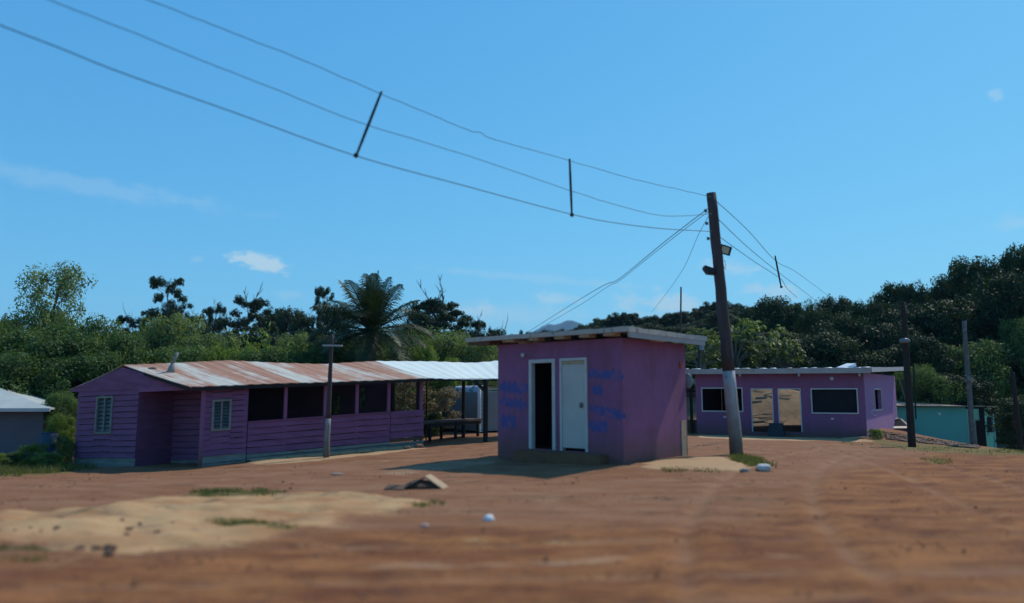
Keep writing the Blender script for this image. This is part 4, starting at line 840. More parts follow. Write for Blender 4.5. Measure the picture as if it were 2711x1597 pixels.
w = MB(); q = P(1857, 917, 43.8); w.ell(q, (.13, .12, .22), 14, 9); w.tube([q + Vector((0, 0, -.2)), q + Vector((0, 0, .2))], .145, 14); w.build('transformer', M['greyblue'], mp2)
w = MB(); p = P(1812, 868, 19.4); w.tube([H1.pt(L1 - .4, HB - .5, 3.02), H1.pt(L1 + .05, HB - .2, 3.03)], .03, 8); tag(w.build('loose_pipe', M['white'], loc=p), 'short white pipe lying on the hut roof edge', 'pipe')

# ================================================================ cables
pdir = (P(0, 100, 9.0) - pb0); pdir.z = 0; pdir.normalize()
pole_top = lambda v: hitline(1890, v, pb0 + Vector((-.15, 0, 0)), Vector((1, 0, 0)))
def smoothline(pts, n=6):
    out = []
    for i in range(len(pts) - 1):
        p0 = pts[max(i - 1, 0)]; p1 = pts[i]; p2 = pts[i + 1]; p3 = pts[min(i + 2, len(pts) - 1)]
        for k in range(n):
            t_ = k / n; out.append(0.5 * ((2 * p1) + (p2 - p0) * t_ + (2 * p0 - 5 * p1 + 4 * p2 - p3) * t_ ** 2 + (3 * p1 - p0 - 3 * p2 + p3) * t_ ** 3))
    return out + [pts[-1]]
def cable(px_, o, d, r_, label, ext=None, kink=0, seed=1, name='power_cable', group='cables on the leaning pole'):
    pts = [hitline(u, v, o, d) for u, v in px_]
    if ext: pts = [pts[0] + (pts[0] - pts[1]).normalized() * ext] + pts
    pts = smoothline(pts); rs = random.Random(seed)
    if kink: pts = [p + Vector((0, 0, rs.uniform(-kink, kink))) for p in pts]
    m_ = MB(); m_.tube(pts, r_, 6); m_.sm = True; o_ = m_.build(name, M['wire'], loc=pts[-1]); tag(o_, label, 'cable', group); return pts
cable([(0, 67), (160, 128), (315, 190), (620, 298), (943, 413), (1230, 492), (1515, 568), (1640, 592), (1760, 606), (1884, 613)], pb0, pdir, .008, 'lowest and straightest cable running to the upper left', 4)
cable([(130, 0), (280, 58), (450, 126), (700, 225), (955, 325), (1230, 410), (1510, 505), (1640, 545), (1760, 572), (1884, 567)], pb0, pdir, .006, 'middle of the three cables running to the upper left', 4, .006, 2)
cable([(395, 0), (580, 73), (790, 155), (1005, 247), (1150, 308), (1240, 345), (1275, 352), (1310, 370), (1505, 425), (1660, 470), (1780, 498), (1882, 521)], pb0, pdir, .006, 'uppermost kinked cable running to the upper left', 4, .008, 3)
def bar_(u0, v0, u1, v1, o, d, wd, label):
    a = hitline(u0, v0, o, d); b2 = hitline(u1, v1, o, d); m_ = MB(); mid = (a + b2) / 2; m_.tube([a, a.lerp(b2, .33), a.lerp(b2, .66), b2], [wd * .8, wd, wd, wd * .8], 8); m_.tube([b2 - Vector((.01, .02, .03)), b2 + Vector((.01, -.02, .03))], wd * 1.5, 8)
    tag(m_.build('spacer_bar', M['dark_wood'], loc=b2), label, 'spacer', 'spacer bars tied across the cables')
off = Vector((pdir.y, -pdir.x, 0)) * .03
if off.y > 0: off = -off
bar_(1010, 243, 943, 413, pb0 + off, pdir, .026, 'slanting spacer stick tied across the three cables, nearest the camera')
bar_(1508, 421, 1514, 570, pb0 + off, pdir, .026, 'upright spacer stick tied across the three cables left of the pole')
bdir = (P(2195, 785, 46) - pb0); bdir.z = 0; bdir.normalize()
cable([(2195, 785), (2110, 722), (2055, 692), (1980, 610), (1893, 530)], pb0, bdir, .009, 'upper cable running down behind the pole to the right')
cable([(2165, 800), (2110, 758), (2062, 722), (1980, 655), (1896, 575)], pb0, bdir, .009, 'middle cable running down behind the pole to the right', seed=4)
cable([(2110, 788), (2082, 762), (2066, 738), (1990, 688), (1898, 622)], pb0, bdir, .009, 'lower cable running down behind the pole to the right', seed=5)
bar_(2052, 678, 2068, 760, pb0 + off * .5, bdir, .032, 'spacer stick tied across the cables right of the pole')
ddir = (P(1430, 862, 44) - pb0); ddir.z = 0; ddir.normalize()
cable([(1400, 878), (1520, 802), (1600, 755), (1640, 738), (1760, 640), (1884, 545)], pb0, ddir, .012, 'upper line of the pair sagging down behind the hut roof')
cable([(1430, 868), (1540, 805), (1610, 758), (1642, 742), (1762, 646), (1886, 552)], pb0 + Vector((0, .05, 0)), ddir, .009, 'lower line of the pair sagging down behind the hut roof', seed=6)
edir = (P(1725, 827, 44) - pb0); edir.z = 0; edir.normalize()
cable([(1725, 827), (1762, 780), (1810, 710), (1850, 620), (1888, 552)], pb0, edir, .007, 'single thin drop cable left of the pole top')

# ================================================================ car
cy_ = 43.0; c0 = P(2380, 1110, cy_); top = P(2380, 1107, cy_).z; cg = top - 1.42
car = thing('parked_car', 'dark maroon car parked beside the far house, mostly hidden by a pole', 'car', Vector((c0.x, cy_, cg)))
CF = Fr(Vector((c0.x - .83, cy_ - .2, cg)), Vector((c0.x + .83, cy_ + .05, cg)))
prof = [(0, .35), (0, .85), (.25, .95), (.75, 1.36), (1.1, 1.42), (2.3, 1.40), (2.9, 1.0), (3.8, .85), (4.0, .4)]
def prism(fr, prof, x0, x1, ins=None):
    m_ = MB(); n = len(prof); vs = [fr.pt(x0 + (.16 if z > 1.0 else 0), y, z) for y, z in prof] + [fr.pt(x1 - (.16 if z > 1.0 else 0), y, z) for y, z in prof]
    fs = [tuple(range(n)), tuple(range(2 * n - 1, n - 1, -1))] + [(i, (i + 1) % n, n + (i + 1) % n, n + i) for i in range(n)]; m_.add(vs, fs); return m_
prism(CF, prof, 0, CF.L).build('body', M['car'], car)
w = MB(); w.hexa([CF.pt(.2, .27, .99), CF.pt(CF.L - .2, .27, .99), CF.pt(CF.L - .2, .3, .99), CF.pt(.2, .3, .99), CF.pt(.28, .68, 1.33), CF.pt(CF.L - .28, .68, 1.33), CF.pt(CF.L - .28, .72, 1.33), CF.pt(.28, .72, 1.33)]); w.build('rear_window', M['glass'], car)
for x in (.05, CF.L - .35): w = MB(); w.box(CF, x, x + .3, -.02, .05, .68, .84); w.build('tail_light', M['red_lamp'], car)
w = MB(); w.box(CF, .02, CF.L - .02, -.09, -.002, .36, .58); w.build('bumper', M['car'], car)
w = MB(); w.box(CF, .66, .98, -.03, -.002, .62, .70); w.build('number_plate', M['white'], car)
for x in (.12, CF.L - .12):
    for y in (.8, 3.2):
        w = MB(); w.tube([CF.pt(x - .1, y, .3), CF.pt(x + .1, y, .3)], .3, 18); wh = w.build('wheel', M['rubber'], car); w = MB(); w.tube([CF.pt(x - .11, y, .3), CF.pt(x + .11, y, .3)], .17, 12); w.build('rim', M['galv'], wh)

# ================================================================ plants
def np_mesh(name, co, faces4, mat, smooth_=False):
    me = bpy.data.meshes.new(name); me.vertices.add(len(co)); me.vertices.foreach_set('co', np.asarray(co, np.float32).ravel())
    k = faces4.shape[1]; me.loops.add(faces4.size); me.loops.foreach_set('vertex_index', faces4.ravel().astype(np.int32)); me.polygons.add(len(faces4)); me.polygons.foreach_set('loop_start', np.arange(0, faces4.size, k)); me.update(calc_edges=True)
    me.materials.append(mat); return me
def leaves(cent, size, rng, asp=.5, up=.4, out=None):
    n = len(cent); nrm = rng.normal(size=(n, 3)); nrm[:, 2] = np.abs(nrm[:, 2]) * .8 + up
    if out is not None: nrm += out * 1.5
    nrm /= np.linalg.norm(nrm, axis=1)[:, None]; t_ = rng.normal(size=(n, 3)); t_ -= (t_ * nrm).sum(1)[:, None] * nrm; t_ /= np.linalg.norm(t_, axis=1)[:, None]; b_ = np.cross(nrm, t_)
    s_ = (size * rng.uniform(.6, 1.4, n))[:, None]; a = t_ * s_ * .5; c = b_ * s_ * .5 * asp
    co = np.stack([cent - a, cent - c + a * .1, cent + a, cent + c + a * .1], 1).reshape(-1, 3); return co, np.arange(4 * n).reshape(n, 4)
def tree_proto(kind, seed, H=10., Rr=3.5, base=.35, nl=14, cr=.9, lp=160, ls=.3, flat=.7, leaf='leaf_dark', bark='bark', tr=.16, dead=0, sub=3, round_=1.0, asp=.5):
    rng = np.random.default_rng(seed); tb = MB(); pts = [Vector((0, 0, -.6))]
    ph = rng.uniform(0, 6)
    for i in range(1, 9): h = H * .9 * i / 8; pts.append(Vector((math.sin(ph + i * .8) * .04 * H * i / 8, math.cos(ph + i * .7) * .04 * H * i / 8, h)))
    tb.tube(pts, [tr * (1.25 - i / 8.) + .02 for i in range(9)], 8)
    cl = []
    for k in range(nl):
        f = base + (0.96 - base) * ((k + rng.uniform(0, .9)) / nl); i = min(int(f / .9 * 8), 7); st = pts[i].lerp(pts[i + 1], (f / .9 * 8) - i if f / .9 * 8 - i < 1 else 1)
        az = k * 2.4 + rng.uniform(-.5, .5); rel = (f - base) / (1 - base); prof_ = (math.sin(math.pi * min(1, .18 + rel * .78)) ** .6) * round_ + (1 - round_) * .6
        L = Rr * prof_ * rng.uniform(.65, 1.1); el = rng.uniform(.15, .6) + rel * .5
        e = st + Vector((math.cos(az) * L * math.cos(el * .6), math.sin(az) * L * math.cos(el * .6), L * math.sin(el) * .7)); mid = st.lerp(e, .5) + Vector((0, 0, -.06 * L))
        tb.tube([st, mid, e], [tr * .45 * (1.1 - f), tr * .3 * (1.1 - f) + .012, .015], 5, False)
        cl.append((e, cr * rng.uniform(.7, 1.25)))
        for _ in range(sub):
            q_ = mid.lerp(e, rng.uniform(.1, 1)); d_ = Vector(tuple(rng.normal(size=3))).normalized(); d_.z = abs(d_.z) * .6; s2 = q_ + d_ * cr * rng.uniform(.7, 1.5)
            tb.tube([q_, s2], [.03, .012], 4, False); cl.append((s2, cr * rng.uniform(.45, .9)))
    cl.append((pts[-1] + Vector((0, 0, H * .05)), cr))
    for _ in range(dead):
        p = pts[-2] + Vector((0, 0, rng.uniform(-.1, .05) * H)); d_ = Vector((rng.uniform(-.5, .5), rng.uniform(-.3, .3), 1)).normalized(); r0 = tr * .5; ln = H * rng.uniform(.10, .17); line = [p]
        for s_ in range(4):
            p = p + d_ * ln * .5; line.append(p); d_ = (d_ + Vector((rng.uniform(-.45, .45), rng.uniform(-.2, .2), rng.uniform(0, .4)))).normalized()
            if s_ > 0:
                for __ in range(2): e = p + (d_ + Vector((rng.uniform(-.9, .9), rng.uniform(-.5, .5), .2))).normalized() * ln * rng.uniform(.25, .6); tb.tube([p, p.lerp(e, .5) + Vector((0, 0, .05)), e], [.045, .03, .015], 4, False)
        tb.tube(line, [r0, r0 * .8, r0 * .55, r0 * .4, .02], 5, False)
    cs = []; outs = []
    for c, r_ in cl:
        n = max(6, int(lp * (r_ / cr) ** 2)); d_ = rng.normal(size=(n, 3)); d_ /= np.linalg.norm(d_, axis=1)[:, None]; rad = rng.uniform(.25, 1, n) ** .6
        cs.append(np.array(c) + d_ * (rad * r_)[:, None] * np.array([1, 1, flat])); outs.append(d_)
    cs = np.concatenate(cs); co, fc = leaves(cs, ls, rng, asp, .3, np.concatenate(outs))
    cm = np_mesh(kind + '_crown', co, fc, M[leaf]); tm = bpy.data.meshes.new(kind + '_trunk'); tm.from_pydata([tuple(v) for v in tb.v], [], tb.f); tm.materials.append(M[bark]); tm.update()
    zmax = max(co[:, 2].max(), max(v.z for v in tb.v) if dead else 0); rad = np.percentile(np.abs(co[:, 0]), 98)
    return dict(parts=[('trunk', tm), ('crown', cm)], H=zmax, R=rad)
def feather_proto(seed, H=6, Rr=1.6, n=34, leaf='leaf_bright', ls=.28, nlf=90, droop=.5):
    rng = np.random.default_rng(seed); tb = MB(); cs = []
    for k in range(n):
        az = rng.uniform(0, 6.28); lean = rng.uniform(.02, 1) * Rr; h = H * rng.uniform(.55, 1.0) * (1 - .28 * lean / Rr); bx, by = rng.normal() * .22 * Rr, rng.normal() * .22 * Rr; line = []
        for i in range(6):
            f = i / 5; line.append(Vector((bx + math.cos(az) * lean * f ** 1.8, by + math.sin(az) * lean * f ** 1.8, h * (f - droop * .22 * f ** 4))))
        tb.tube(line, [.035, .03, .025, .02, .014, .006], 4, False)
        for _ in range(nlf):
            f = rng.uniform(.12, 1) ** .8 * 4.99; i = int(f); p = line[i].lerp(line[i + 1], f - i); cs.append(np.array(p) + rng.normal(size=3) * .16)
    co, fc = leaves(np.array(cs), ls, rng, .22, .3); cm = np_mesh('foliage', co, fc, M[leaf]); tm = bpy.data.meshes.new('stems'); tm.from_pydata([tuple(v) for v in tb.v], [], tb.f); tm.materials.append(M['bark_pale']); tm.update()
    return dict(parts=[('stem', tm), ('foliage', cm)], H=co[:, 2].max(), R=np.percentile(np.abs(co[:, 0]), 97))
def bigleaf_proto(seed, H=6, Rr=3, n=46, leaf='leaf_big', ll=.55):
    rng = np.random.default_rng(seed); tb = MB(); V = []; F = []
    roots = [Vector((rng.uniform(-.5, .5), rng.uniform(-.5, .5), -.3)) for _ in range(4)]
    for k in range(n):
        az = rng.uniform(0, 6.28); rr = Rr * math.sqrt(rng.uniform(.02, 1)); z = H * (.28 + .66 * rng.uniform(0, 1) ** .6) * (1 - .32 * (rr / Rr) ** 2); e = Vector((math.cos(az) * rr, math.sin(az) * rr, z)); b_ = roots[k % 4]
        m1 = b_.lerp(e, .45) + Vector((-math.cos(az) * rr * .22, -math.sin(az) * rr * .22, .12 * H)); tb.tube([b_, b_.lerp(m1, .6), m1, e], [.09, .07, .05, .02], 5, False)
        for j in range(15):
            a2 = j * 2.4 + rng.uniform(-.3, .3); dv = rng.uniform(.15, 1.0); d_ = Vector((math.cos(a2), math.sin(a2), .55 - dv)).normalized(); st = e + Vector((0, 0, rng.uniform(-.35, .1))); L = ll * rng.uniform(.7, 1.25); sd_ = d_.cross(Vector((0, 0, 1))).normalized() * L * .2; nn_ = len(V)
            mid = st + d_ * L * .5 + Vector((0, 0, .05 * L)); tip = st + d_ * L - Vector((0, 0, .22 * L)); V += [st, mid - sd_ + Vector((0, 0, .03)), mid + sd_ + Vector((0, 0, .03)), tip, mid]; F += [(nn_, nn_ + 1, nn_ + 4), (nn_, nn_ + 4, nn_ + 2), (nn_ + 1, nn_ + 3, nn_ + 4), (nn_ + 4, nn_ + 3, nn_ + 2)]
    cm = np_mesh('crown', np.array([tuple(v) for v in V]), np.array(F), M[leaf]); tm = bpy.data.meshes.new('trunk'); tm.from_pydata([tuple(v) for v in tb.v], [], tb.f); tm.materials.append(M['bark_pale']); tm.update()
    return dict(parts=[('trunk', tm), ('crown', cm)], H=max(v.z for v in V), R=Rr + .3)
def snag_proto(seed, H=9, twigs=7, fork=True):
    rng = np.random.default_rng(seed); tb = MB(); pts = [Vector((math.sin(i * .9) * .12, 0, H * i / 7 - (.5 if i == 0 else 0))) for i in range(8)]; tb.tube(pts, [.16 * (1.1 - i / 8) for i in range(8)], 7)
    for k in range(twigs):
        i = 3 + int(rng.integers(0, 5)); p = pts[min(i, 7)]; d_ = Vector((rng.uniform(-1, 1), rng.uniform(-.4, .4), rng.uniform(.5, 1.2))).normalized(); e = p + d_ * H * rng.uniform(.08, .2); e2 = e + Vector((d_.x * .3, 0, 1)) * H * .07; tb.tube([p, e, e2], [.06, .04, .015], 5, False)
    tm = bpy.data.meshes.new('snag'); tm.from_pydata([tuple(v) for v in tb.v], [], tb.f); tm.materials.append(M['bark']); tm.update()
    return dict(parts=[('trunk', tm)], H=max(v.z for v in tb.v), R=1.0)
PR = {}
for i, s_ in enumerate((1, 2, 3)): PR['emergent%d' % i] = tree_proto('emergent', s_, 12, 3.3, .20, 36, .46, 120, .2, .85, dead=[1, 3, 2][i], sub=5, round_=.7)
for i, s_ in enumerate((11, 12, 13)): PR['round%d' % i] = tree_proto('round', s_, 9, 3.6, .12, 34, 1.15, 210, .27, .75, sub=3)
PR['deadtop'] = tree_proto('deadtop', 31, 11, 2.6, .15, 44, .48, 110, .25, .8, dead=6, sub=3, round_=.8)
for i, s_ in enumerate((21, 22, 23)): PR['umbrella%d' % i] = tree_proto('umbrella', s_, 8, 4.4, .42, 34, 1.0, 170, .32, .5, sub=3, leaf='leaf_dark')
for i, s_ in enumerate((41, 42)): PR['bush%d' % i] = tree_proto('bush', s_, 4.5, 2.4, .02, (24, 34)[i], (.95, .72)[i], (520, 300)[i], .15, .85, sub=(2, 3)[i], leaf='leaf_mid')
PR['brightbush'] = tree_proto('brightbush', 51, 4.5, 2.3, .05, 34, .65, 220, .15, .8, sub=3, leaf='leaf_bright')
PR['olivebush'] = tree_proto('olivebush', 52, 4.5, 2.2, .05, 34, .65, 220, .14, .85, sub=3, leaf='leaf_olive')
PR['drybush'] = tree_proto('drybush', 53, 3, 1.5, .05, 20, .45, 70, .15, .8, sub=3, leaf='leaf_dry', bark='bark_pale', tr=.05)
PR['feather'] = feather_proto(61); PR['feather2'] = tree_proto('wispy', 62, 9, 2.7, .22, 24, .62, 110, .17, 1.2, sub=4, leaf='leaf_olive', round_=.9)
PR['big0'] = bigleaf_proto(71, 6, 3, 40, ll=.62); PR['big1'] = bigleaf_proto(72, 6, 3, 46, ll=.62)
PR['snag0'] = snag_proto(81, twigs=3); PR['snag1'] = snag_proto(82, twigs=9)
NAME = {'emergent': 'forest_tree', 'round': 'forest_tree', 'deadtop': 'forest_tree', 'umbrella': 'forest_tree', 'bush': 'bush', 'brightbush': 'bush', 'olivebush': 'bush', 'drybush': 'bush', 'feather': 'bamboo_clump', 'feather2': 'slender_tree', 'big': 'broad_leaved_tree', 'snag': 'dead_tree'}
prng = random.Random(77)
def plant(key, u, vtop, Y, wpx, label, group=None, name=None, sink=0, cat=None):
    pr = PR[key]; top = P(u, vtop, Y); g = gz(top.x, Y) - sink; h = max(top.z - g, .5); wd = wpx * Y / FPX / 2
    k0 = key if key in NAME else key.rstrip('0123456789'); nm = name or NAME[k0]
    ct = cat or {'bush': 'bush', 'bamboo_clump': 'bamboo'}.get(nm, 'tree')
    t_ = thing(nm, label, ct, Vector((top.x, Y, g)), group, rz=prng.uniform(0, 6.28)); sz = h / pr['H']; sxy = wd / pr['R']
    for n_, me_ in pr['parts']:
        o = bpy.data.objects.new(n_, me_); C.objects.link(o); o.parent = t_
    t_.scale = (sxy, sxy, sz); return t_
# --- far dark forest trees, left
FG = 'dark forest trees rising behind the shack'
for a in [('emergent0', 452, 733, 78, 108, 'dark clumpy-crowned tree standing tallest behind the left of the rusty roof'), ('round2', 455, 800, 84, 70, 'low dark tree under the clumpy-crowned tree'),
          ('emergent1', 575, 790, 80, 78, 'dark tree with bare twigs at its top, left of the twin-headed tree'), ('emergent2', 655, 752, 80, 120, 'spreading twin-headed dark tree above the bright bamboo'),
          ('round0', 735, 806, 82, 80, 'round dark tree right of the twin-headed tree'), ('round1', 782, 806, 76, 100, 'dense dark round tree left of the coconut palm'),
          ('emergent0', 857, 757, 74, 70, 'narrow dark tree rising left of the coconut palm top'), ('round2', 890, 800, 78, 110, 'bushy dark tree directly behind the left palm fronds'),
          ('deadtop', 1165, 728, 72, 150, 'tall dark tree with bare dead branches above its crown'), ('round0', 1105, 800, 78, 100, 'dark tree just right of the palm fronds'),
          ('emergent2', 1256, 820, 80, 76, 'small dark forked tree left of the hut eave'), ('round1', 1240, 868, 80, 70, 'low dark tree beneath the small forked tree'), ('emergent1', 1302, 858, 84, 44, 'tiny dark tree above the left end of the hut roof')]: plant(*a, FG)
for a in [('emergent1', 515, 815, 74, 84, 'ragged dark tree right of the pale pointed tree'), ('emergent2', 612, 812, 76, 90, 'ragged dark tree left of the twin-headed tree'), ('emergent0', 700, 828, 72, 96, 'ragged low dark tree above the bamboo'), ('emergent1', 812, 822, 72, 90, 'ragged dark tree behind the palm at its left'), ('emergent0', 360, 836, 76, 100, 'ragged dark tree above the dim left bushes'), ('emergent2', 1200, 800, 74, 90, 'ragged dark tree right of the dead-topped tree'), ('emergent0', 395, 820, 80, 60, 'small ragged tree left of the clumpy-crowned tree')]: plant(*a, 'ragged forest trees behind the shack')
plant('snag1', 1013, 800, 84, 30, 'bare thin dead tree just right of the palm'); plant('snag0', 1336, 833, 84, 34, 'leafless forked snag above the hut roof')
plant('snag1', 345, 800, 80, 26, 'bare dead tree at the left behind the bushes'); plant('snag1', 1322, 845, 88, 26, 'thin bare twiggy tree beside the tiny dark tree')
rs = random.Random(9)
for i in range(13): plant(rs.choice(['round0', 'round1', 'round2']), 290 + i * 84 + rs.uniform(-16, 16), rs.uniform(862, 888), rs.uniform(60, 70), rs.uniform(110, 150), 'dark round tree in the row of forest behind the shack', 'row of forest trees behind the shack')
# --- feathery tree & left bushes
plant('feather2', 150, 680, 36, 190, 'tall wispy pale-green tree at the far left above the bushes', sink=.5)
plant('olivebush', 140, 800, 36, 150, 'yellow-green bush at the foot of the wispy tree')
plant('bush1', 90, 762, 36.5, 100, 'dim bush left of the wispy tree top') if False else None
LB = 'dense bushes filling the left behind the shack'
for a in [('bush0', -20, 845, 33, 220, 'dark green bush at the very left edge'), ('bush1', 70, 856, 32, 240, 'large dark bush left, under the wispy tree'), ('bush0', 235, 826, 33, 180, 'tall rounded dark bush right of the wispy tree'), ('bush1', 160, 880, 30, 260, 'broad dark bush in the middle of the left mass'),
          ('bush0', 60, 930, 28, 260, 'low dark bush above the pale roof'), ('bush1', 225, 925, 28.5, 220, 'dark rounded bush left of the shack gable'), ('bush0', 300, 870, 31, 180, 'mid green bush above the shack gable'), ('bush1', 30, 822, 40, 90, 'small dark bush top at the left edge'), ('bush0', 345, 868, 36, 150, 'dim bush between the dark mass and the olive tree')]: plant(*a, LB)
for a in [('olivebush', 400, 862, 36, 160, 'olive bush left of the pale pointed tree'), ('olivebush', 470, 818, 36, 200, 'pale pointed olive-green tree above the rusty roof'), ('bush1', 430, 905, 33, 230, 'mid green bush behind the roof vent'), ('olivebush', 560, 872, 35, 200, 'olive bush right of the pale pointed tree'),
          ('feather', 640, 868, 34.5, 160, 'bright bamboo clump left of centre behind the roof'), ('feather', 712, 848, 34, 160, 'brightest feathery bamboo clump behind the roof'), ('brightbush', 620, 905, 32, 150, 'bright yellow-green bush behind the roof middle'),
          ('olivebush', 775, 870, 36, 120, 'olive bush right of the bright bamboo'), ('bush0', 520, 912, 32, 190, 'mid green bush low behind the roof'), ('bush1', 700, 915, 31.5, 200, 'low mid green bush beneath the bamboo'), ('feather', 752, 902, 33, 90, 'small bright tuft right of the bamboo')]: plant(*a, 'lighter bushes behind the rusty roof')
for a in [('bush0', 820, 905, 33, 150, 'dark bush left of the palm trunk'), ('bush1', 900, 900, 36, 200, 'dark bush behind the palm trunk'), ('bush0', 1040, 905, 37, 170, 'dark bush right of the palm trunk'), ('brightbush', 1110, 905, 34, 110, 'bright leafy bush above the white canopy'), ('olivebush', 1190, 872, 37, 190, 'grey-green bush above the white canopy'),
          ('olivebush', 1270, 885, 36, 150, 'grey-green bush left of the hut eave'), ('bush0', 1130, 862, 46, 200, 'dark bush high behind the canopy'), ('bush1', 1290, 900, 44, 130, 'dark bush behind the hut eave'), ('brightbush', 1190, 940, 33.5, 100, 'small bright bush just above the canopy'),
          ('brightbush', 1160, 1000, 38, 160, 'bright bush seen beneath the canopy'), ('drybush', 1070, 985, 29, 150, 'dry brown bush seen through the open end of the verandah'), ('drybush', 1155, 1020, 29.5, 130, 'dry brown bush in front of the trailer'), ('bush0', 1030, 965, 31, 150, 'dark green bush seen through the verandah'), ('bush1', 1145, 1090, 29.0, 60, 'low green bush behind the workbench')]: plant(*a, 'bushes around the palm and canopy')
# --- ridge
rs = random.Random(4)
prof = [(1335, 890), (1390, 872), (1440, 878), (1490, 866), (1560, 858), (1600, 838), (1630, 832), (1655, 824), (1690, 840), (1730, 836), (1770, 832), (1800, 824), (1830, 830), (1850, 818), (1890, 800), (1925, 796), (1960, 806), (1985, 815), (2020, 830)]
def pv(prof_, u):
    for (a, b_), (c, d_) in zip(prof_, prof_[1:]):
        if a <= u <= c: return b_ + (d_ - b_) * (u - a) / (c - a)
    return prof_[0][1] if u < prof_[0][0] else prof_[-1][1]
for i in range(34): u = 1340 + i * 20.5 + rs.uniform(-6, 6); plant('umbrella%d' % rs.randrange(3), u, pv(prof, u) + rs.uniform(-5, 8), rs.uniform(125, 150), rs.uniform(50, 85), 'dark spreading tree on the forested ridge behind the hut', 'trees on the far ridge')
for i in range(36): u = 1300 + i * 21 + rs.uniform(-8, 8); plant('round%d' % rs.randrange(3), u, pv(prof, u) + rs.uniform(18, 40), rs.uniform(95, 118), rs.uniform(60, 95), 'dark rounded tree lower on the forested ridge', 'lower trees on the far ridge')
# --- right hill
profR = [(1990, 822), (2020, 792), (2051, 780), (2093, 794), (2119, 790), (2167, 804), (2206, 778), (2225, 775), (2257, 790), (2305, 790), (2344, 761), (2363, 744), (2412, 740), (2425, 768), (2460, 765), (2479, 734), (2528, 727), (2544, 693), (2579, 674), (2608, 700), (2688, 704), (2760, 690)]
for (u, v, wd_) in [(1998, 806, 90), (2048, 779, 118), (2112, 791, 100), (2168, 806, 90), (2218, 774, 104), (2270, 790, 90), (2312, 792, 90), (2362, 742, 112), (2408, 738, 84), (2445, 768, 80), (2500, 728, 120), (2580, 672, 140), (2640, 706, 120), (2705, 690, 140), (2770, 670, 150)]: plant('round%d' % rs.randrange(3), u, v, rs.uniform(64, 74), wd_ * 1.12, 'domed dark tree along the top of the wooded hill at right', 'trees topping the wooded hill at right')
for i in range(22): u = 2010 + i * 35 + rs.uniform(-6, 6); plant('round%d' % rs.randrange(3), u, pv(profR, u) + rs.uniform(22, 34), rs.uniform(70, 80), rs.uniform(95, 140), 'dark tree just behind the domed trees of the hill top', 'trees behind the hill top')
for i in range(20): u = 2000 + i * 38 + rs.uniform(-12, 12); plant(rs.choice(['round0', 'round1', 'round2']), u, pv(profR, u) + rs.uniform(45, 100), rs.uniform(58, 64), rs.uniform(140, 230), 'dark tree on the face of the wooded hill at right', 'trees on the face of the wooded hill')
for i in range(10): u = 2370 + i * 42 + rs.uniform(-9, 9); plant(rs.choice(['round0', 'round1', 'round2']), u, rs.uniform(890, 925), rs.uniform(54, 58), rs.uniform(130, 180), 'dark tree at the foot of the wooded hill at right', 'trees at the foot of the wooded hill', sink=.5)
plant('round2', 2698, 640, 60, 130, 'tallest dark tree at the upper right corner of the hill')
for a in [('round0', 2650, 712, 58, 190, 'big rounded tree high at the right edge'), ('bush1', 2712, 815, 54, 130, 'lighter green bush at the right edge lower down'), ('bush0', 2440, 960, 50, 150, 'leafy bush above the green building'), ('round1', 2530, 985, 50, 150, 'bush above the green building corner'), ('round0', 2690, 1010, 60, 160, 'dark bush right of the green building'), ('round2', 2720, 1040, 44, 140, 'low dark bush at the right edge'), ('round1', 2680, 1090, 64, 120, 'dark bush close behind the green building'),
          ('bush1', 2570, 890, 54, 190, 'grey-green bush on the hill face at right'), ('round0', 2440, 880, 53, 150, 'grey-green bush left on the hill face'), ('round0', 2150, 900, 58, 170, 'green bush just above the far house roof'), ('round1', 2250, 930, 58, 180, 'dark bush above the middle of the far house roof'), ('round2', 2345, 920, 54, 160, 'dark bush above the right end of the far house roof')]: plant(*a, 'bushes on the wooded hill')
for a in [('big0', 1855, 868, 52.5, 150, 'broad-leaved tree between hut and pole'), ('big1', 1935, 842, 55, 190, 'broad-leaved tree directly behind the leaning pole'), ('big0', 2010, 845, 56, 190, 'broad-leaved tree right of the leaning pole'), ('big1', 2070, 880, 56, 120, 'smaller broad-leaved tree at the right end of its row'), ('bush0', 1960, 905, 60, 300, 'dark bush in the shade of the broad-leaved trees'), ('bush1', 1850, 930, 56, 180, 'dark bush behind the thin pole')]: plant(*a, 'broad-leaved trees behind the far house')
plant('bush0', 1830, 1020, 50, 90, 'pale leafy bush seen beside the far house'); plant('bush1', 2430, 1010, 47.2, 110, 'low leafy bush left above the green wall', sink=.3) if False else None
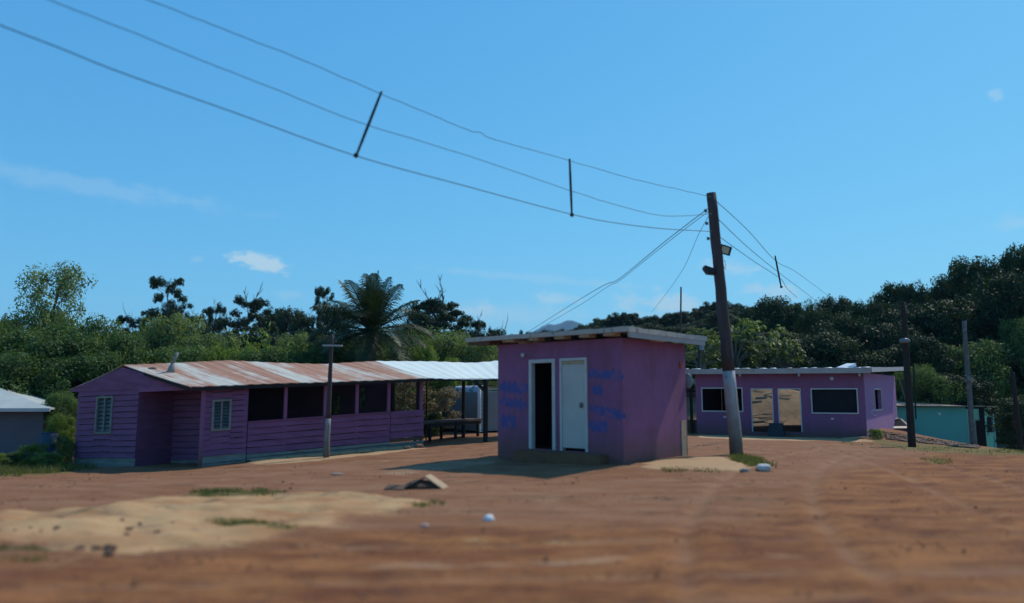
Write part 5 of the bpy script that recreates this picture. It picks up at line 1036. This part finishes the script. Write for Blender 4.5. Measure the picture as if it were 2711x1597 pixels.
# --- palm
px0 = P(985, 890, 34); pg = gz(px0.x, 34); palm = thing('coconut_palm', 'big coconut palm with drooping fronds above the shack roof', 'palm', Vector((px0.x, 34, pg)))
hb_ = P(985, 878, 34).z; w = MB(); w.tube([Vector((px0.x + .1 * math.sin(i), 34, pg - .3 + (hb_ - pg + .3) * i / 8)) for i in range(9)], [.24 - .01 * i for i in range(9)], 12); w.build('trunk', M['palm_bark'], palm)
prg = random.Random(12); heart = Vector((px0.x, 34, hb_))
def frond(az, el, L, droop):
    V = []; F = []; n = 26; pts = []; d = Vector((math.cos(az) * math.cos(el), math.sin(az) * math.cos(el), math.sin(el))); p = heart.copy()
    for i in range(n + 1):
        pts.append(p.copy()); p = p + d * (L / n); d = (d + Vector((0, 0, -droop / n * (0.4 + 1.4 * i / n)))).normalized()
    m_ = MB(); m_.tube(pts, [.045 * (1 - i / (n + 1)) + .006 for i in range(n + 1)], 5, False); side0 = (pts[1] - pts[0]).cross(Vector((0, 0, 1)))
    if side0.length < 1e-3: side0 = Vector((1, 0, 0))
    side0.normalize()
    for i in range(3, n + 1):
        for rep in range(3):
            f = (i - rep / 3.0) / n; q_ = pts[i].lerp(pts[i - 1], rep / 3.0); tan = (pts[i] - pts[i - 1]).normalized(); upv = side0.cross(tan).normalized()
            ll = L * .34 * (math.sin(math.pi * min(1, f * .86 + .12)) ** .7) * prg.uniform(.85, 1.1)
            for s_ in (-1, 1):
                dd = (side0 * s_ * .9 + tan * .7 + upv * prg.uniform(.0, .3)).normalized(); mid = q_ + dd * ll * .55; tip = q_ + dd * ll + Vector((0, 0, -ll * prg.uniform(.25, .5))); wv_ = tan * .015
                k = len(m_.v); m_.v += [q_ - wv_, q_ + wv_, mid + wv_ * 1.1, mid - wv_ * 1.1, tip]; m_.f += [(k, k + 1, k + 2, k + 3), (k + 3, k + 2, k + 4)]
    m_.build('frond', M['leaf_palm'], palm)
for k in range(28):
    az = k * 2.399 + prg.uniform(-.2, .2); f = k / 27; el = R(84 - 100 * f ** .85) + prg.uniform(-.08, .08); frond(az, el, prg.uniform(2.55, 2.95) * (1.0 + .2 * f), .12 + 1.35 * f + prg.uniform(0, .15))

# --- shrubs near camera-left
for a in [('bush0', 150, 1035, 24.6, 90, 'climbing bush between the grey house and the shack', 0), ('brightbush', 165, 1090, 22.9, 70, 'bright shrub beside the shack corner', 0), ('bush0', 175, 1030, 26, 90, 'taller shrub close behind the shack corner', 0)]: plant(*a[:6], 'shrubs between the grey house and the shack')
PR['nearbush'] = tree_proto('nearbush', 55, 1.6, 1.0, .02, 22, .28, 130, .075, .9, sub=3, leaf='leaf_bright', tr=.03)
PR['nearbush2'] = tree_proto('nearbush2', 56, 1.6, 1.0, .02, 22, .28, 130, .075, .9, sub=3, leaf='leaf_mid', tr=.03)
NAME['nearbush'] = 'bush'; NAME['nearbush2'] = 'bush'
for a in [('nearbush', 85, 1172, 21.6, 90, 'bright rounded shrub nearest the camera at left'), ('nearbush2', 30, 1208, 21.4, 90, 'low green shrub at the left edge'), ('nearbush', 130, 1195, 21.2, 80, 'small yellow-green shrub before the blue drum'), ('nearbush2', 180, 1150, 22.4, 50, 'thin shrub against the shack corner'), ('nearbush', -20, 1215, 21.0, 90, 'weedy shrub cut by the left edge')]: plant(*a, 'low shrubs at the left')
for (u, v, Y) in ((2310, 1150, 35.7), (2325, 1155, 35.5)): plant('nearbush', u, v - 3, Y, 26, 'weed tuft at the corner foot of the far house', 'weeds at the house corner', name='weed', cat='weed')

# --- grass, gravel, stones
rng = np.random.default_rng(3)
def grass_in(poly, n, h):
    pts = [onground(*q) for q in poly]; xs = [p.x for p in pts]; ys = [p.y for p in pts]; out = []
    while len(out) < n:
        x = rng.uniform(min(xs), max(xs), n * 2); y = rng.uniform(min(ys), max(ys), n * 2); ok = inpoly(x, y, [(p.x, p.y) for p in pts]); cl = np.array([noise.noise((a * 1.3, b_ * 1.3, 3)) + .6 * noise.noise((a * 4.5, b_ * 4.5, 5)) for a, b_ in zip(x, y)]); mx, my, hx_, hy_ = (max(xs) + min(xs)) / 2, (max(ys) + min(ys)) / 2, (max(xs) - min(xs)) / 2, (max(ys) - min(ys)) / 2
        ok = ((x - mx) / hx_) ** 2 * .6 + ((y - my) / hy_) ** 2 * .35 - cl * 1.3 < rng.uniform(.1, .55, len(x)); ok &= inpoly(x, y, [(mx + (p.x - mx) * 1.25, my + (p.y - my) * 1.4) for p in pts])
        out += list(zip(x[ok], y[ok]))
    out = np.array(out[:n]); z = tz(out[:, 0], out[:, 1]); return np.column_stack([out, z]), np.full(n, h)
GP = [([(-80, 1225), (170, 1228), (210, 1248), (60, 1262), (-100, 1266)], 5200, .16), ([(430, 1316), (520, 1303), (640, 1297), (760, 1300), (740, 1312), (600, 1314)], 900, .05), ([(540, 1372), (640, 1382), (790, 1400), (800, 1410), (700, 1408), (560, 1385)], 900, .045),
      ([(1935, 1208), (1990, 1210), (2060, 1228), (2010, 1236), (1950, 1224)], 1500, .09), ([(1740, 1240), (1820, 1240), (1900, 1246), (1880, 1256), (1760, 1252)], 420, .05), ([(2300, 1166), (2420, 1180), (2600, 1192), (2750, 1194), (2750, 1203), (2560, 1204), (2400, 1194)], 1700, .07), ([(2450, 1214), (2520, 1214), (2510, 1230), (2450, 1228)], 260, .05),
      ([(1080, 1335), (1170, 1325), (1180, 1335), (1100, 1348)], 180, .04), ([(0, 1440), (120, 1460), (200, 1475), (60, 1490), (-40, 1470)], 500, .04)]
bv = []; bf = []
for poly, n, h in GP:
    p, hh_ = grass_in(poly, n, h); a = rng.uniform(0, 6.28, n); wd = rng.uniform(.006, .014, n); hh_ = hh_ * rng.uniform(.4, 1.5, n); lean = rng.normal(size=(n, 2)) * hh_[:, None] * .5
    d = np.column_stack([np.cos(a) * wd, np.sin(a) * wd, np.zeros(n)]); tip = p + np.column_stack([lean, hh_]); bv.append(np.stack([p - d, p + d, tip], 1).reshape(-1, 3))
bv = np.concatenate(bv); go = bpy.data.objects.new('grass', np_mesh('grass', bv, np.arange(len(bv)).reshape(-1, 3), M['grass'])); C.objects.link(go); tag(go, 'short sparse grass growing in patches on the dirt', 'grass', kind='stuff')
def stone_mesh(name, pos, size, mat, flat=.6):
    base = np.array([(1, 0, 0), (-1, 0, 0), (0, 1, 0), (0, -1, 0), (0, 0, 1), (0, 0, -1)], float); fc = np.array([(0, 2, 4), (2, 1, 4), (1, 3, 4), (3, 0, 4), (2, 0, 5), (1, 2, 5), (3, 1, 5), (0, 3, 5)])
    n = len(pos); v = base[None] * rng.uniform(.6, 1.3, (n, 6, 3)) * size[:, None, None]; a = rng.uniform(0, 6.28, n); c, s_ = np.cos(a)[:, None], np.sin(a)[:, None]
    x = v[:, :, 0] * c - v[:, :, 1] * s_; y = v[:, :, 0] * s_ + v[:, :, 1] * c; v = np.stack([x, y, v[:, :, 2] * flat], -1) + pos[:, None, :]
    return np_mesh(name, v.reshape(-1, 3), (fc[None] + (np.arange(n) * 6)[:, None, None]).reshape(-1, 3), mat)
n = 26000; yy = 3.0 + 24 * rng.uniform(0, 1, n) ** 1.5; xx = rng.uniform(-.78, .78, n) * (yy + 1)
keep = np.array([noise.noise((a * .8, b_ * 1.4, 7)) + .5 * noise.noise((a * 3, b_ * 4, 2)) for a, b_ in zip(xx, yy)]) > .08; xx = xx[keep]; yy = yy[keep]; n = len(xx)
pos = np.column_stack([xx, yy, tz(xx, yy) + .008]); o = bpy.data.objects.new('gravel', stone_mesh('gravel', pos, np.clip(rng.lognormal(-4.9, .55, n), .004, .035), M['gravel'])); C.objects.link(o); tag(o, 'loose laterite gravel strewn over the red dirt', 'gravel', kind='stuff')
# rubble on the bank near the far house
us = rng.uniform(0, 1, 620); pr_ = []
for i in range(620):
    f = us[i]; u = 2300 + 290 * f; v = 1152 + 28 * f + rng.uniform(-8, 18) * (1 - .6 * f); p = P(u, v, 1); Yb = 37.5 - 4.5 * f + rng.uniform(-1.5, 1); q = P(u, v, Yb); pr_.append((q.x, Yb, gz(q.x, Yb) + .03))
o = bpy.data.objects.new('rubble', stone_mesh('rubble', np.array(pr_), rng.uniform(.03, .16, 620), M['stone'], .45)); C.objects.link(o); tag(o, 'broken stones and earth clods on the bank by the far house', 'rubble', kind='stuff')
# branches and stones on the bank seen through the doorways
w = MB(); rs = random.Random(6)
for i in range(30):
    x = rs.uniform(11.5, 17.5); y = rs.uniform(46.3, 50.5); z = gz(x, y) + .06; a = rs.uniform(-.5, .5); L = rs.uniform(.5, 1.6); w.tube([Vector((x, y, z)), Vector((x + L * math.cos(a), y + .2 * L, gz(x + L * math.cos(a), y + .2 * L) + rs.uniform(.05, .3)))], rs.uniform(.02, .05), 5)
tag(w.build('brushwood', M['bark_pale'], loc=(14, 48, gz(14, 48))), 'cut branches lying on the earth bank behind the far house', 'brushwood', kind='stuff')
# dark stones on the sand
rs = random.Random(15)
for i in range(34):
    if i < 16: u, v = rs.gauss(330, 70), rs.gauss(1408, 20)
    elif i < 26: u, v = rs.gauss(110, 40), rs.gauss(1412, 12)
    else: u, v = rs.uniform(190, 300), rs.uniform(1452, 1480)
    p = onground(u, v); r_ = rs.uniform(.015, .035) if i < 26 else rs.uniform(.025, .05); m_ = MB(); m_.ell(p + Vector((0, 0, r_ * .25 + .02)), (r_ * 1.3, r_, r_ * .7), 8, 6, .22, rs, rs.uniform(0, 3))
    if i < 16: lb = 'small dark stone in the larger scatter on the pale sand'
    elif i < 26: lb = 'small dark stone in the left scatter on the pale sand'
    else: lb = 'dark lump of earth piled at the near edge of the pale sand'
    tag(m_.build('stone', M['stone_dark'], loc=p), lb, 'stone', ('dark stones in the larger scatter' if i < 16 else 'dark stones in the left scatter' if i < 26 else 'dark lumps at the near sand edge'))
# scrap planks
p = onground(1122, 1293); sp_ = thing('plank_pile', 'two crossed scrap boards propped into a small peak on the dirt', 'scrap wood', p)
def slab(a, b_, c, d_, th, mat, lab=None):
    q = [p + Vector(v_) for v_ in (a, b_, c, d_)]; m_ = MB(); m_.hexa(q + [v_ + Vector((0, 0, th)) for v_ in q]); m_.build('board', mat, sp_, label=lab)
slab((.03, -.10, .19), (.34, -.26, .0), (.42, .02, .0), (.09, .22, .19), .025, M['plank'], 'pale board sloping down to the right')
slab((-.36, -.34, .0), (.0, -.14, .17), (.06, .20, .17), (-.34, -.02, .0), .025, M['plank_dark'], 'grey board sloping down to the left')
slab((-.62, -.30, .0), (-.30, -.40, .0), (-.26, -.22, .05), (-.58, -.12, .05), .03, M['stone_dark'])
w = MB(); w.ell(p + Vector((.0, .05, .0)), (.34, .26, .13), 14, 8, .2, random.Random(4)); w.build('earth_clod', M['stone_dark'], sp_)
# litter
def crumple(u, v, r_, label, mat, seed, nm='plastic_litter', z=1.):
    p = onground(u, v); rs_ = random.Random(seed); m_ = MB(); m_.ell(p + Vector((0, 0, r_[2] * .7)), r_, 18, 12, .16, rs_); m_.sm = True; return tag(m_.build(nm, mat, loc=p), label, 'litter')
crumple(1294, 1384, (.062, .055, .055), 'crumpled white plastic ball alone on the red dirt', M['white'], 1)
crumple(2022, 1247, (.15, .10, .08), 'pale blue-white plastic bag on the sand right of the pole', surf('pale_blue_bag', (.60, .57, .54), (.45, .43, .41), 6, .5, .1), 2)
crumple(1972, 1252, (.10, .08, .05), 'dull grey scrap beside the pale plastic bag', M['bare_board'], 3, 'grey_litter')
crumple(893, 1257, (.14, .10, .02), 'flat grey scrap on the dirt left of the planks', M['bare_board'], 4, 'grey_litter')
crumple(1125, 1395, (.05, .05, .02), 'small pinkish scrap left of the white ball', surf('pinkish_scrap', (.45, .33, .30)), 5, 'pink_litter')
# stones and blocks along the shack foot
rs = random.Random(2)
for (u, v, s_) in ((1108, 1187, .16), (1078, 1190, .10)):
    p = onground(u, v); m_ = MB(); m_.ell(p + Vector((0, 0, .04)), (s_, s_ * .8, s_ * .6), 8, 6, .2, rs); tag(m_.build('block', M['stone'], loc=p), 'larger earth-coloured block at the right foot of the verandah' if s_ > .12 else 'smaller block left of the larger one at the verandah foot', 'block')
w = MB(); a, b_ = SL.pt(xD + .1, -.22, -.02), SL.pt(LL - .25, -.22, -.02); a.z = gz(a.x, a.y) + .03; b_.z = gz(b_.x, b_.y) + .03
n = 10
for i in range(n):
    p, q = a.lerp(b_, i / n), a.lerp(b_, (i + .96) / n); p.z = gz(p.x, p.y) + .04; q.z = gz(q.x, q.y) + .04; w.bar(p + Vector((0, rs.uniform(-.02, .02), 0)), q, .22, .07)
tag(w.build('lit_sand_strip', surf('lit_sandy_tone', (.50, .37, .22), (.38, .27, .16), 3), loc=a), 'low strip of sand in a sunlit tone along the foot of the verandah', 'lit_sand_strip')  # sand strip at the shack foot, sunlight painted into its pale colour
w = MB(); a, b_ = QF.pt(QF.px(2235, 1160)[0], -1.2, 0), QF.pt(QF.L + .1, -.35, 0); w.bar(Vector((a.x, a.y, gz(a.x, a.y) + .04)), Vector((b_.x, b_.y, gz(b_.x, b_.y) + .10)), .09, .06); tag(w.build('loose_plank', M['plank'], loc=a), 'pale plank lying at the right front corner of the far house', 'plank')

# ================================================================ haze: faint tropical air over the whole scene
w = MB(); w.hexa([Vector((x, y, z)) for z in (-14, 425) for (x, y) in ((-5600, -80), (5600, -80), (5600, 5700), (-5600, 5700))])
hz = newmat('thin_air')[0]; hnt = hz.node_tree; hnt.nodes.clear(); pv_ = hnt.nodes.new('ShaderNodeVolumePrincipled'); ho = hnt.nodes.new('ShaderNodeOutputMaterial')
pv_.inputs['Color'].default_value = (0.35, 0.66, 1.0, 1); pv_.inputs['Density'].default_value = 0.00012; pv_.inputs['Anisotropy'].default_value = 0.0; hnt.links.new(pv_.outputs[0], ho.inputs['Volume'])
hzo = w.build('haze', hz, loc=(0, 0, 0)); hzo['kind'] = 'stuff'; hzo['label'] = 'faint bluish haze in the air over the whole scene'
